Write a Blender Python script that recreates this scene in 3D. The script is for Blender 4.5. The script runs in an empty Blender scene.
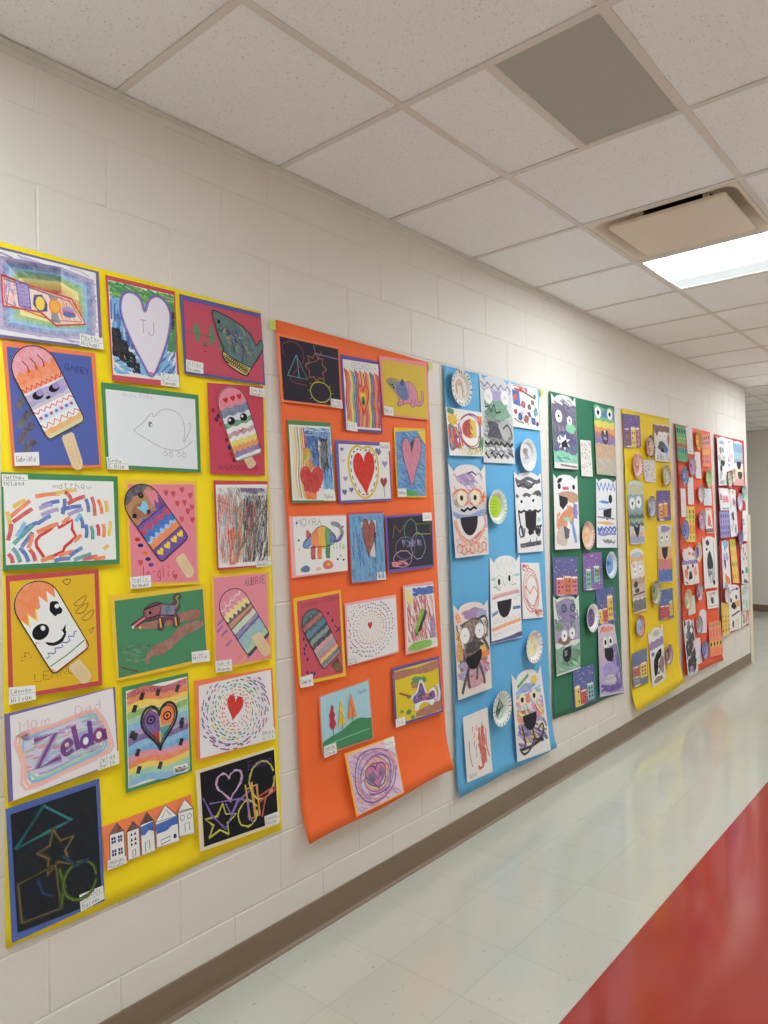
import bpy, math, random
from mathutils import Matrix, Vector
C = bpy.context.scene.collection
PI = math.pi

# ---------------------------------------------------------------- colours
def lin(c):
    c = c / 255.0
    return c / 12.92 if c <= 0.04045 else ((c + 0.055) / 1.055) ** 2.4
def rgb(h):
    return (lin(h[0]), lin(h[1]), lin(h[2]))
K = dict(white=(232,231,228), paper=(224,222,218), black=(22,22,26), ink=(40,38,44), pencil=(150,148,146), grey=(120,120,124),
 lgrey=(180,180,182), red=(206,44,34), dred=(150,36,34), rose=(196,74,84), pink=(226,130,150), lpink=(238,178,184), orange=(236,120,46),
 lorange=(240,140,92), peach=(240,180,140), gold=(228,188,58), yellow=(240,206,50), lyellow=(242,228,130), green=(66,132,84), lgreen=(130,180,70),
 dgreen=(36,86,60), teal=(60,150,150), mint=(150,205,175), blue=(48,96,178), lblue=(120,180,222), sky=(96,164,214), navy=(44,52,110),
 indigo=(84,88,158), purple=(112,74,148), lilac=(160,140,196), plum=(96,56,100), brown=(130,86,62), tan=(200,160,112), cream=(234,220,190),
 wood=(226,200,160), charcoal=(44,40,48), maroon=(110,34,44), lime=(170,205,60), magenta=(186,70,150), aqua=(110,200,215))
def col(c):
    return K[c] if isinstance(c, str) else c

# ---------------------------------------------------------------- materials
def newmat(name):
    m = bpy.data.materials.new(name); m.use_nodes = True
    nt = m.node_tree; b = nt.nodes['Principled BSDF']
    return m, nt, b
def node(nt, kind, **kw):
    n = nt.nodes.new(kind)
    for k, v in kw.items():
        if k.startswith('i_'):
            n.inputs[k[2:].replace('_', ' ')].default_value = v
        else:
            setattr(n, k, v)
    return n
def noise(nt, vec, scale, detail=3.0, rough=.55):
    n = nt.nodes.new('ShaderNodeTexNoise'); n.inputs['Scale'].default_value = scale
    n.inputs['Detail'].default_value = detail; n.inputs['Roughness'].default_value = rough
    nt.links.new(vec, n.inputs['Vector']); return n.outputs['Fac']
def objvec(nt, scale=(1,1,1)):
    t = nt.nodes.new('ShaderNodeTexCoord'); mp = nt.nodes.new('ShaderNodeMapping'); mp.inputs['Scale'].default_value = scale
    nt.links.new(t.outputs['Object'], mp.inputs['Vector']); return mp.outputs['Vector']
def ramp(nt, fac, p0, p1, c0=(0,0,0,1), c1=(1,1,1,1)):
    r = nt.nodes.new('ShaderNodeValToRGB'); e = r.color_ramp.elements
    e[0].position = p0; e[1].position = p1; e[0].color = c0; e[1].color = c1
    nt.links.new(fac, r.inputs['Fac']); return r.outputs['Color']
def mix(nt, fac, a, b, blend='MIX'):
    m = nt.nodes.new('ShaderNodeMix'); m.data_type = 'RGBA'; m.blend_type = blend
    for s, v in ((m.inputs['Factor'], fac), (m.inputs[6], a), (m.inputs[7], b)):
        if isinstance(v, (int, float)): s.default_value = v
        elif isinstance(v, tuple): s.default_value = v if len(v) == 4 else v + (1,)
        else: nt.links.new(v, s)
    return m.outputs[2]
def math_(nt, op, a, b):
    m = nt.nodes.new('ShaderNodeMath'); m.operation = op
    for s, v in ((m.inputs[0], a), (m.inputs[1], b)):
        if isinstance(v, (int, float)): s.default_value = v
        else: nt.links.new(v, s)
    return m.outputs[0]
def bump(nt, b, h, strength, dist):
    n = nt.nodes.new('ShaderNodeBump'); n.inputs['Strength'].default_value = strength; n.inputs['Distance'].default_value = dist
    nt.links.new(h, n.inputs['Height']); nt.links.new(n.outputs['Normal'], b.inputs['Normal'])
def plain(name, c, rough=.6, metal=0., var=.06, scale=30., bmp=0.):
    m, nt, b = newmat(name); v = objvec(nt); c = rgb(col(c))
    n = noise(nt, v, scale)
    nt.links.new(mix(nt, n, tuple(x*(1-var) for x in c), tuple(min(1, x*(1+var)) for x in c)), b.inputs['Base Color'])
    b.inputs['Roughness'].default_value = rough; b.inputs['Metallic'].default_value = metal
    if bmp: bump(nt, b, noise(nt, v, scale*4), .3, bmp)
    return m
def emitter(name, c, strength):
    m, nt, b = newmat(name)
    b.inputs['Base Color'].default_value = (.8,.8,.8,1)
    b.inputs['Emission Color'].default_value = rgb(c) + (1,)
    b.inputs['Emission Strength'].default_value = strength
    return m

def art_material():
    m, nt, b = newmat('drawing_paper')
    a = nt.nodes.new('ShaderNodeAttribute'); a.attribute_name = 'pigment'
    v = objvec(nt)
    n1 = ramp(nt, noise(nt, v, 55, 5, .65), .36, .66)
    n2 = ramp(nt, noise(nt, v, 420, 2, .6), .42, .62)
    mm = math_(nt, 'MULTIPLY', math_(nt, 'ADD', math_(nt, 'MULTIPLY', n1, .6), math_(nt, 'MULTIPLY', n2, .4)), a.outputs['Alpha'])
    c = mix(nt, math_(nt, 'MULTIPLY', mm, .75), a.outputs['Color'], rgb(K['paper']))
    nt.links.new(c, b.inputs['Base Color']); b.inputs['Roughness'].default_value = .75
    b.inputs['Specular IOR Level'].default_value = .25
    return m
ART = art_material()
WHITEP = ART

# ---------------------------------------------------------------- objects
def link(o, parent=None):
    C.objects.link(o)
    if parent is not None: o.parent = parent
    return o
def tag(o, label=None, cat=None, group=None, kind=None):
    if label: o['label'] = label
    if cat: o['category'] = cat
    if group: o['group'] = group
    if kind: o['kind'] = kind
    return o
def empty(name, loc):
    o = bpy.data.objects.new(name, None); o.location = loc; o.empty_display_size = .05
    return link(o)
class MB:
    """collects shapes and links them as one mesh object"""
    def __init__(s): s.v = []; s.f = []; s.mi = []; s.sm = []
    def add(s, vs, fs, mi=0, smooth=False):
        k = len(s.v); s.v += [tuple(p) for p in vs]
        for f in fs: s.f.append([i + k for i in f]); s.mi.append(mi); s.sm.append(smooth)
    def box(s, a, b, mi=0):
        (x0,y0,z0),(x1,y1,z1) = a, b
        s.add([(x0,y0,z0),(x1,y0,z0),(x1,y1,z0),(x0,y1,z0),(x0,y0,z1),(x1,y0,z1),(x1,y1,z1),(x0,y1,z1)],
              [(3,2,1,0),(4,5,6,7),(0,1,5,4),(1,2,6,5),(2,3,7,6),(3,0,4,7)], mi)
    def loops(s, ls, closed=True, cap0=False, cap1=False, mi=0, smooth=True):
        n = len(ls[0]); vs = [p for l in ls for p in l]; fs = []
        for i in range(len(ls)-1):
            for j in range(n if closed else n-1):
                k = (j+1) % n
                fs.append((i*n+j, i*n+k, (i+1)*n+k, (i+1)*n+j))
        if cap0: fs.append(tuple(range(n))[::-1])
        if cap1: fs.append(tuple((len(ls)-1)*n + j for j in range(n)))
        s.add(vs, fs, mi, smooth)
    def build(s, name, mats, parent=None, loc=(0,0,0)):
        me = bpy.data.meshes.new(name); me.from_pydata(s.v, [], s.f)
        for m in (mats if isinstance(mats, (list, tuple)) else [mats]): me.materials.append(m)
        me.polygons.foreach_set('material_index', s.mi); me.polygons.foreach_set('use_smooth', s.sm)
        me.update()
        o = bpy.data.objects.new(name, me); o.location = loc
        return link(o, parent)

# ---------------------------------------------------------------- drawing on paper
FONT = {'A':'00 24 40|12 32','B':'00 04 34 33 22 02|22 31 30 00','C':'43 34 14 03 01 10 30 41','D':'00 04 24 42 20 00','E':'40 00 04 44|02 32',
'F':'00 04 44|02 32','G':'43 34 14 03 01 10 30 41 42 22','H':'00 04|40 44|02 42','I':'20 24','J':'44 41 30 10 01','K':'00 04|44 02 40','L':'04 00 40',
'M':'00 04 22 44 40','N':'00 04 40 44','O':'10 01 03 14 34 43 41 30 10','P':'00 04 34 43 32 02','Q':'10 01 03 14 34 43 41 30 10|31 40','R':'00 04 34 43 32 02|22 40',
'S':'43 34 14 03 12 32 41 30 10 01','T':'04 44|24 20','U':'04 01 10 30 41 44','V':'04 20 44','W':'04 10 22 30 44','X':'00 44|04 40','Y':'04 22 44|22 20','Z':'04 44 00 40',
'a':'32 12 01 10 30|33 30','b':'04 00 20 31 22 02','c':'33 13 02 01 10 30','d':'34 30 10 01 12 32','e':'01 31 32 23 13 02 01 10 30','f':'33 24 14 10|02 22','g':'30 10 01 12 32|33 3b 1b',
'h':'04 00|02 22 31 30','i':'12 10|13 14','k':'04 00|32 01 30','l':'14 10 20','m':'00 02 12 21 20|21 32 42 40','n':'00 02|01 12 22 31 30','o':'10 01 02 13 23 32 31 20 10','p':'02 0b|02 22 31 20 00',
'r':'00 02|01 12 22','s':'32 12 01 30 10','t':'14 10 30|03 33','u':'02 01 10 30|32 30','v':'02 10 22','w':'02 10 21 30 42','x':'00 32|02 30','y':'02 11|32 0b','z':'02 32 00 30',
'-':'12 32','.':'20 21','1':'23 34 30','2':'03 14 34 42 00 40','K2':''}
def glyph(ch):
    out = []
    for st in FONT.get(ch, '').split('|'):
        pts = []
        for t in st.split():
            y = {'b': -1}.get(t[1]); y = int(t[1]) if y is None else y
            pts.append((int(t[0]) / 4.0, y / 4.0))
        if pts: out.append(pts)
    return out

def heart_pts(cx, cy, w, h, n=36, rot=0.):
    out = []
    for i in range(n):
        t = 2*PI*i/n
        x = 16*math.sin(t)**3 / 17.0
        y = -(13*math.cos(t) - 5*math.cos(2*t) - 2*math.cos(3*t) - math.cos(4*t)) / 15.0 - .12
        c, s = math.cos(rot), math.sin(rot)
        out.append((cx + (x*c - y*s)*w/2, cy + (x*s + y*c)*h/2))
    return out
def star_pts(cx, cy, rx, ry, n=5, inner=.45, rot=0.):
    return [(cx + rx*(1 if i%2==0 else inner)*math.sin(rot + PI*i/n), cy - ry*(1 if i%2==0 else inner)*math.cos(rot + PI*i/n)) for i in range(2*n)]
def smooth(pts, closed=True, k=4):
    n = len(pts); out = []
    rng = range(n if closed else n-1)
    for i in rng:
        g = (lambda j: pts[j % n]) if closed else (lambda j: pts[max(0, min(n-1, j))])
        p0, p1, p2, p3 = g(i-1), g(i), g(i+1), g(i+2)
        for q in range(k):
            t = q / k
            out.append(tuple(.5*((2*p1[a]) + (-p0[a]+p2[a])*t + (2*p0[a]-5*p1[a]+4*p2[a]-p3[a])*t*t + (-p0[a]+3*p1[a]-3*p2[a]+p3[a])*t**3) for a in (0,1)))
    if not closed: out.append(pts[-1])
    return out

class Cv:
    """one sheet of paper with what is drawn on it; u runs across, v runs down, both 0..1"""
    def __init__(s, th, name, q, base, lvl, outline=None, parent=None, label=None, alpha=0.):
        s.th, s.name, s.parent, s.label = th, name, parent, label
        s.q = [(q[2*i]/1000., q[2*i+1]/1000.) for i in range(4)]
        s.W = .5*(math.dist(s.q[0], s.q[1]) + math.dist(s.q[3], s.q[2])); s.H = .5*(math.dist(s.q[0], s.q[3]) + math.dist(s.q[1], s.q[2]))
        s.lvl = lvl; s.el = []; s.r = th.r
        s.outline = outline or [(0,0),(.5,0),(1,0),(1,.5),(1,1),(.5,1),(0,1),(0,.5)]
        s.base = (col(base), alpha)
    def M(s, u, v):
        (a,b),(c,d),(e,f),(g,h) = s.q
        return (a*(1-u)*(1-v)+c*u*(1-v)+e*u*v+g*(1-u)*v, b*(1-u)*(1-v)+d*u*(1-v)+f*u*v+h*(1-u)*v)
    def mpoly(s, pts, c, a=0.):
        s.el.append((pts, [list(range(len(pts)))], col(c), a)); return s
    def poly(s, pts, c, a=0.): return s.mpoly([s.M(*p) for p in pts], c, a)
    def line(s, pts, w, c, a=0., closed=False):
        p = [s.M(*t) for t in pts]
        if closed: p = p + [p[0], p[1]]
        L = []; R = []
        for i in range(len(p)):
            x0, y0 = p[max(0, i-1)]; x1, y1 = p[min(len(p)-1, i+1)]
            dx, dy = x1-x0, y1-y0; l = math.hypot(dx, dy) or 1.
            nx, ny = -dy/l*w/2, dx/l*w/2
            L.append((p[i][0]+nx, p[i][1]+ny)); R.append((p[i][0]-nx, p[i][1]-ny))
        n = len(p)
        s.el.append((L+R, [[i, i+1, n+i+1, n+i] for i in range(n-1)], col(c), a)); return s
    def ell(s, cx, cy, rx, ry, c, a=0., rot=0., n=20):
        co, si = math.cos(rot), math.sin(rot)
        return s.poly([(cx + rx*math.cos(2*PI*i/n)*co - ry*math.sin(2*PI*i/n)*si*s.H/s.W, cy + ry*math.sin(2*PI*i/n)*co + rx*math.cos(2*PI*i/n)*si*s.W/s.H) for i in range(n)], c, a)
    def ring(s, cx, cy, rx, ry, w, c, a=0., n=28, jit=0.):
        return s.line([(cx + rx*(1+s.r.uniform(-jit,jit))*math.cos(2*PI*i/n), cy + ry*(1+s.r.uniform(-jit,jit))*math.sin(2*PI*i/n)) for i in range(n)], w, c, a, True)
    def blob(s, cx, cy, rx, ry, c, a=.5, n=11, jit=.3):
        return s.poly(smooth([(cx + rx*s.r.uniform(1-jit,1+jit*.6)*math.cos(2*PI*i/n), cy + ry*s.r.uniform(1-jit,1+jit*.6)*math.sin(2*PI*i/n)) for i in range(n)], k=3), c, a)
    def cblob(s, cx, cy, rx, ry, c, a=.5):
        rx = min(rx, cx, 1-cx); ry = min(ry, cy, 1-cy)
        return s.blob(cx, cy, rx*.8, ry*.8, c, a) if rx > .01 and ry > .01 else s
    def heart(s, cx, cy, w, h, c, a=0., rot=0.): return s.poly(heart_pts(cx,cy,w,h,rot=rot), c, a)
    def hline(s, cx, cy, w, h, lw, c, a=0., rot=0.): return s.line(heart_pts(cx,cy,w,h,rot=rot), lw, c, a, True)
    def band(s, v0, v1, c, a=.4, amp=0., k=3, u0=0., u1=1., zig=False):
        n = 2*k if zig else max(8, 6*k); ph = s.r.uniform(0, 6)
        f = (lambda i: amp*(1 if i%2 else -1)) if zig else (lambda i: amp*math.sin(ph + 2*PI*k*i/n))
        top = [(u0+(u1-u0)*i/n, v0+f(i)) for i in range(n+1)]
        return s.poly(top + [(u1,v1),(u0,v1)], c, a)
    def zig(s, u0, v0, u1, v1, n, amp, w, c, a=0.):
        dx, dy = u1-u0, v1-v0; l = math.hypot(dx,dy) or 1
        return s.line([(u0+dx*i/n - dy/l*amp*(1 if i%2 else -1), v0+dy*i/n + dx/l*amp*(1 if i%2 else -1)) for i in range(n+1)], w, c, a)
    def scrib(s, u0, v0, u1, v1, n, w, cs, ang=0., ln=.3, a=.3):
        for _ in range(n):
            x, y = s.r.uniform(u0,u1), s.r.uniform(v0,v1); t = ang + s.r.uniform(-.18,.18); l = ln*s.r.uniform(.5,1)/2
            dx, dy = l*math.cos(t), l*math.sin(t)
            cl = lambda q, lo, hi: max(lo, min(hi, q))
            s.line([(cl(x-dx,u0,u1), cl(y-dy,v0,v1)), (x+s.r.uniform(-.01,.01), y), (cl(x+dx,u0,u1), cl(y+dy,v0,v1))], w*s.r.uniform(.7,1.3), s.r.choice(cs), a)
        return s
    def dash(s, cx, cy, rx, ry, n, ln, w, cs, a=0., ph=0., lim=True, radial=False):
        for i in range(n):
            j = 0 if radial else 1
            t = 2*PI*i/n + ph + j*s.r.uniform(-.5,.5)*PI/n; d = ln/2*(1+j*s.r.uniform(-.35,.3)); g = 1+j*s.r.uniform(-.035,.035)
            if radial: p = [(cx+rx*(1-d)*math.cos(t), cy+ry*(1-d)*math.sin(t)), (cx+rx*(1+d)*math.cos(t), cy+ry*(1+d)*math.sin(t))]
            else: p = [(cx+rx*g*(1+.02*k*j)*math.cos(t+k*d), cy+ry*g*math.sin(t+k*d)) for k in (-1,0,1)]
            if all(.015 < q[0] < .985 and .015 < q[1] < .985 for q in p): s.line(p, w, cs[i % len(cs)], a)
        return s
    def dots(s, n, cs, rad, u0=.04, v0=.04, u1=.96, v1=.96):
        for _ in range(n):
            x, y = s.r.uniform(u0,u1), s.r.uniform(v0,v1); q = rad*s.r.uniform(.6,1.2)
            s.ell(x, y, q/s.W, q/s.H, s.r.choice(cs), n=7)
        return s
    def text(s, t, u, v, h, c, w=.0012, slope=0., wide=.75):
        x = u; tot = sum(.5 if ch == ' ' else wide*1.35 for ch in t)*h*s.H/s.W
        if u + tot > .97: wide *= (.97-u)/tot
        for ch in t:
            if ch == ' ': x += h*s.H/s.W*.5; continue
            cw = h*s.H/s.W*wide
            for st in glyph(ch): s.line([(x + px*cw, v + h*(1-py) + slope*(x-u) + s.r.uniform(-.02,.02)*h) for px, py in st], w, c)
            x += cw*1.35
        return s
    def eye(s, cx, cy, rx, ry, pup='black', wh='white', k=.45, dx=0., dy=0., ringc=None):
        s.ell(cx, cy, rx, ry, wh)
        if ringc: s.ring(cx, cy, rx, ry, .003, ringc)
        return s.ell(cx+dx, cy+dy, rx*k, ry*k, pup)
    def mouth(s, cx, cy, w, h, c='charcoal'):
        return s.poly([(cx-w/2, cy), (cx+w/2, cy-.01)] + [(cx + w/2*math.cos(t)*1.0, cy + h*math.sin(t)) for t in [PI*i/10 for i in range(1,10)]], c)
    # ---- ice pop body: a strip with a round top
    def hw(s, v):
        r = s.W/(2*s.H); b = .06
        if v < r: return .5*math.sqrt(max(0, 1-((r-v)/r)**2))
        if v > 1-b: return .5 - .1*(1-math.sqrt(max(0, 1-((v-1+b)/b)**2)))
        return .5
    def cap_outline(s, k=0.):
        vs = [(1-math.cos(PI*i/24))*.5 for i in range(25)]
        r = [(.5+s.hw(v), v) for v in vs]; l = [(.5-s.hw(v), v) for v in reversed(vs)]
        return [(u,v) for u,v in l[:-1]] + r[:-1] if False else r + l
    def cap(s, v0, c, amp=0., k=3, a=.4, zig=False):
        n = 4*k if not zig else 2*k
        e = s.hw(v0)
        top = [(.5-e+2*e*i/n, v0 + (0 if i in (0,n) else amp*((1 if i%2 else -1) if zig else math.sin(i*PI/2)))) for i in range(n+1)]
        vs = [v0 + (1-v0)*i/14 for i in range(1, 15)]
        return s.poly(top + [(.5+s.hw(v), v) for v in vs] + [(.5-s.hw(v), v) for v in reversed(vs)], c, a)
    # ---- mesh
    def build(s, parent, oy, oz):
        th = s.th; x0 = .0002 + .0011*s.lvl
        X = lambda z: x0 + th.lift*(th.zt - z)/max(.05, th.zt - th.zb)
        vs = []; fs = []; cs = []
        o = [s.M(*p) for p in s.outline]; n = len(o); t = .0007
        vs += [(X(z), y-oy, z-oz) for y, z in o] + [(X(z)-t, y-oy, z-oz) for y, z in o]
        fs.append(list(range(n))[::-1]); fs.append(list(range(n, 2*n)))
        for i in range(n): j = (i+1) % n; fs.append([i, j, n+j, n+i])
        cs += [rgb(s.base[0]) + (s.base[1],)]*(2*n)
        step = min(1.5e-5, .0016/max(1, len(s.el)))
        for k, (pts, faces, c, a) in enumerate(s.el):
            b = len(vs); dx = step*(k+1)
            vs += [(X(z)+dx, y-oy, z-oz) for y, z in pts]; cs += [rgb(c) + (a,)]*len(pts)
            fs += [[b+i for i in f] for f in faces]
        me = bpy.data.meshes.new(s.name); me.from_pydata(vs, [], fs)
        at = me.attributes.new('pigment', 'FLOAT_COLOR', 'POINT'); at.data.foreach_set('color', [x for c in cs for x in c])
        me.materials.append(ART); me.update()
        ob = bpy.data.objects.new(s.name, me)
        if s.label: ob['label'] = s.label
        return link(ob, parent)

SEED = [0]
SURF = []                       # points of the banners' front faces
def hug(y0, y1, z0, z1):
    v = [x for x, y, z in SURF if y0-.03 < y < y1+.03 and z0-.03 < z < z1+.03]
    return max(v) if v else None
class Thing:
    """a drawing on a banner: an Empty that parents its sheets, or one sheet alone"""
    def __init__(s, name, label, cat, group=None, lift=.006, x=.0125):
        SEED[0] += 1
        s.name, s.label, s.cat, s.group, s.lift, s.x = name, label, cat, group, lift, x; s.fixed = False; s.dx = 0.
        s.r = random.Random(SEED[0]*7+1); s.cv = []
    def c(s, name, q, base, lvl=None, **kw):
        k = Cv(s, name, q, base, len(s.cv) if lvl is None else lvl, **kw); s.cv.append(k); return k
    def tag(s, q, *lines, c='ink'):
        k = s.c('name_tag', q, 'white', lvl=max([v.lvl for v in s.cv])+1)
        if len(lines) > 1: k.line([(0.02,.5),(.98,.5)], .0008, 'grey')
        for i, t in enumerate(lines):
            h = .3 if len(lines) > 1 else .45
            k.text(t, .08, .1+.5*i if len(lines) > 1 else .25, h, c, .0011, wide=min(.8, .62/max(1,len(t))*k.W/k.H/h*.95))
        return k
    def done(s):
        allz = [p[1] for k in s.cv for p in k.q]; ally = [p[0] for k in s.cv for p in k.q]
        s.zt, s.zb = max(allz), min(allz); zm = .5*(s.zt+s.zb)
        if not s.fixed:
            top, low = hug(min(ally), max(ally), zm, s.zt), hug(min(ally), max(ally), s.zb, zm)
            if top is not None: s.x = max(.0085, top+.0022) + s.dx; s.lift = max(s.lift, low+.0032-s.x)
        oy, oz = .5*(max(ally)+min(ally)), .5*(s.zt+s.zb)
        if len(s.cv) == 1:
            o = s.cv[0].build(None, oy, oz); o.name = s.name; o.location = (s.x, oy, oz)
            return tag(o, s.label, s.cat, s.group)
        root = empty(s.name, (s.x, oy, oz)); tag(root, s.label, s.cat, s.group)
        objs = {}
        for k in s.cv: objs[k] = k.build(objs[k.parent] if k.parent else root, oy, oz)
        return root

# ---------------------------------------------------------------- the room
H = 2.72; WALL_END = 7.83; FAR = 11.95; RIGHT = 2.42; BACK = -4.0; LEFT = -6.0
XL = [.578 + .6334*k for k in range(-11, 5)]; YL = [1.0936 + .6096*n for n in range(-9, 20)]

def wall_material():
    m, nt, b = newmat('painted_block'); v = objvec(nt)
    big = noise(nt, v, 1.3, 3); fine = noise(nt, v, 90, 4, .7)
    c = mix(nt, big, rgb((219,211,202)), rgb((225,217,208)))
    pits = ramp(nt, noise(nt, v, 160, 2, .5), .66, .74)
    c = mix(nt, math_(nt, 'MULTIPLY', pits, .22), c, rgb((164,154,142)))
    nt.links.new(c, b.inputs['Base Color']); b.inputs['Roughness'].default_value = .55
    hgt = math_(nt, 'SUBTRACT', math_(nt, 'MULTIPLY', fine, .4), pits)
    bump(nt, b, hgt, .5, .002); return m
M_WALL = wall_material()
def block_wall(name, place, u0, u1, ztop, mat, extra=None):
    """courses of painted blocks with raked joints; place(u, z, d) puts a point of the face (d = depth out of the wall)"""
    mb = MB(); g = .005; dp = .0022
    zs = [0.0017] + [.2 + .1983*k for k in range(0, 13)] + [ztop]
    for r in range(len(zs)-1):
        ph = 1.067 if (r % 2) == 0 and r > 0 else .866
        if r == 0: ph = 1.067
        ph = 1.067 if (13 - r) % 2 == 1 else .866
        k0 = math.floor((u0 - ph)/.399); u = ph + .399*k0
        while u < u1:
            a, b = max(u, u0), min(u+.399, u1); u += .399
            if b - a < .012: continue
            z0, z1 = max(0, zs[r]), zs[r+1]
            if z1 - z0 < .012: continue
            o = [(a,z0),(b,z0),(b,z1),(a,z1)]; i = [(a+g,z0+g),(b-g,z0+g),(b-g,z1-g),(a+g,z1-g)]
            vs = [place(p, q, -dp) for p, q in o] + [place(p, q, 0) for p, q in i]
            mb.add(vs, [(4,5,6,7),(0,1,5,4),(1,2,6,5),(2,3,7,6),(3,0,4,7)])
    if extra: extra(mb)
    return tag(mb.build(name, mat), kind='structure')
def wall_angle(mb):
    mb.box((.0005, BACK, H-.024), (.0025, WALL_END, H-.0005), 1); mb.box((.0005, BACK, H-.0035), (.027, WALL_END, H-.0026), 1)
lw = block_wall('wall_left', lambda u, z, d: (d, u, z), BACK, WALL_END, H, [M_WALL, plain('wall_angle_metal', (222,216,208), .5)], wall_angle)
mb = MB(); mb.box((-.2, BACK, 0), (-.0037, WALL_END-.0005, H)); mb.box((LEFT, WALL_END-.2, 0), (-.2, WALL_END-.0005, H))
mb.box((-.0037, WALL_END-.001, 0), (-.0005, WALL_END, H))
tag(mb.build('wall_corner', M_WALL), kind='structure')
block_wall('wall_far', lambda u, z, d: (u, FAR - d, z), LEFT, RIGHT, H, M_WALL)
mb = MB(); mb.box((RIGHT, BACK, 0), (RIGHT+.1, FAR+.1, H)); tag(mb.build('wall_right', M_WALL), kind='structure')
mb = MB(); mb.box((-.2, BACK-.1, 0), (RIGHT+.1, BACK, H)); tag(mb.build('wall_back', M_WALL), kind='structure')
mb = MB(); mb.box((LEFT-.1, WALL_END-.2, 0), (LEFT, FAR+.1, H)); tag(mb.build('wall_side', M_WALL), kind='structure')

# floor: vinyl tiles, a red strip down the middle
def vct(name, c0, c1, joint, fleck, fl):
    m, nt, b = newmat(name)
    t = nt.nodes.new('ShaderNodeTexCoord'); mp = nt.nodes.new('ShaderNodeMapping')
    mp.inputs['Location'].default_value = (-.617 + .291*40, -1.848 + .291*40, 0)
    nt.links.new(t.outputs['Object'], mp.inputs['Vector'])
    br = nt.nodes.new('ShaderNodeTexBrick'); br.offset = 0.; br.squash = 1.
    for k, x in (('Scale',1.),('Mortar Size',.0011),('Mortar Smooth',.2),('Brick Width',.291),('Row Height',.291),('Bias',0.)): br.inputs[k].default_value = x
    br.inputs['Color1'].default_value = rgb(c0)+(1,); br.inputs['Color2'].default_value = rgb(c1)+(1,); br.inputs['Mortar'].default_value = rgb(joint)+(1,)
    nt.links.new(mp.outputs['Vector'], br.inputs['Vector'])
    v = objvec(nt, (1, 1, 1)); fk = ramp(nt, noise(nt, v, 60, 2, .5), .68, .74); cl = noise(nt, v, 3.5, 4)
    c = mix(nt, math_(nt, 'MULTIPLY', fk, fl), br.outputs['Color'], rgb(fleck))
    c = mix(nt, math_(nt, 'MULTIPLY', cl, .12), c, rgb(c1))
    nt.links.new(c, b.inputs['Base Color'])
    rr = nt.nodes.new('ShaderNodeMapRange'); rr.inputs['To Min'].default_value = .06; rr.inputs['To Max'].default_value = .13
    nt.links.new(noise(nt, v, 2.2, 4), rr.inputs['Value']); nt.links.new(rr.outputs['Result'], b.inputs['Roughness'])
    b.inputs['Specular IOR Level'].default_value = .85
    h = math_(nt, 'ADD', math_(nt, 'MULTIPLY', noise(nt, v, 5, 3), 1.), math_(nt, 'MULTIPLY', br.outputs['Fac'], -.06))
    bump(nt, b, h, .10, .010); return m
M_VCT = vct('pale_vinyl_tile', (199,198,183), (195,194,180), (174,175,165), (146,150,142), .75)
M_RED = vct('red_vinyl_tile', (166,50,40), (163,49,39), (160,48,39), (186,78,60), .3)
mb = MB(); red0, red1 = .908, 1.490
for a, b, i in ((LEFT, red0, 0), (red0, red1, 1), (red1, RIGHT, 0)):
    mb.add([(a,BACK,0),(b,BACK,0),(b,FAR,0),(a,FAR,0)], [(0,1,2,3)], i)
tag(mb.build('floor', [M_VCT, M_RED]), kind='structure')

# ceiling tiles lying in a tee grid
def tile_material():
    m, nt, b = newmat('speckled_ceiling_tile'); v = objvec(nt)
    pits = ramp(nt, noise(nt, v, 150, 2, .55), .645, .69); small = ramp(nt, noise(nt, v, 330, 1, .5), .58, .68)
    c = mix(nt, noise(nt, v, .9, 2), rgb((243,242,242)), rgb((247,246,246)))
    c = mix(nt, math_(nt, 'MULTIPLY', small, .16), c, rgb((150,140,128)))
    c = mix(nt, math_(nt, 'MULTIPLY', pits, .40), c, rgb((120,110,98)))
    nt.links.new(c, b.inputs['Base Color']); b.inputs['Roughness'].default_value = .9
    bump(nt, b, pits, -.3, .002); return m
M_TILE = tile_material()
M_TEE = plain('white_grid_metal', (221,213,206), .5)
LIGHTS = [(-2, 11, 13, .578, 1.8448), (15, 11, 13, .578, 1.8448), (4, 11, 13, .578, 1.8448), (10, 11, 13, .578, 1.8448)]
def holed(i, n):
    x, y = XL[i], YL[n]
    if abs(x-.578) < .01 and abs(y-2.9224) < .01: return True            # air diffuser
    for k, *_ in LIGHTS:
        if .57 < x < 1.3 and abs(y-(1.0936+.6096*k)) < .01: return True

    return False
mb = MB(); zt = H + .002
xs = [LEFT] + [x for x in XL if x > LEFT] + [RIGHT]; ys = [BACK] + [y for y in YL if BACK < y < FAR] + [FAR]
for ia in range(len(xs)-1):
    for ja in range(len(ys)-1):
        x0, x1, y0, y1 = xs[ia], xs[ia+1], ys[ja], ys[ja+1]
        if x1 <= -.05 and y1 <= WALL_END: continue
        if x0 < 0 and y0 < WALL_END and y1 <= WALL_END: x0 = max(x0, -.05)
        i = min(range(len(XL)), key=lambda q: abs(XL[q]-x0)); n = min(range(len(YL)), key=lambda q: abs(YL[q]-y0))
        if abs(XL[i]-x0) < .01 and abs(YL[n]-y0) < .01 and holed(i, n): continue
        if abs(x0-.578) < .01 and abs(y0-1.7032) < .01: x1 = .8745         # half tile beside the grey panel
        mb.add([(x0,y0,zt),(x0,y1,zt),(x1,y1,zt),(x1,y0,zt)], [(0,1,2,3)])
tag(mb.build('ceiling', M_TILE), kind='structure')
mb = MB(); w = .012
for x in XL:
    if LEFT < x < RIGHT: mb.box((x-w, BACK if x > -.05 else WALL_END, H-.002), (x+w, FAR, H+.0015))
for y in YL:
    if BACK < y < FAR: mb.box((0 if y < WALL_END else LEFT, y-w, H-.0025), (RIGHT, y+w, H+.001))
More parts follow.
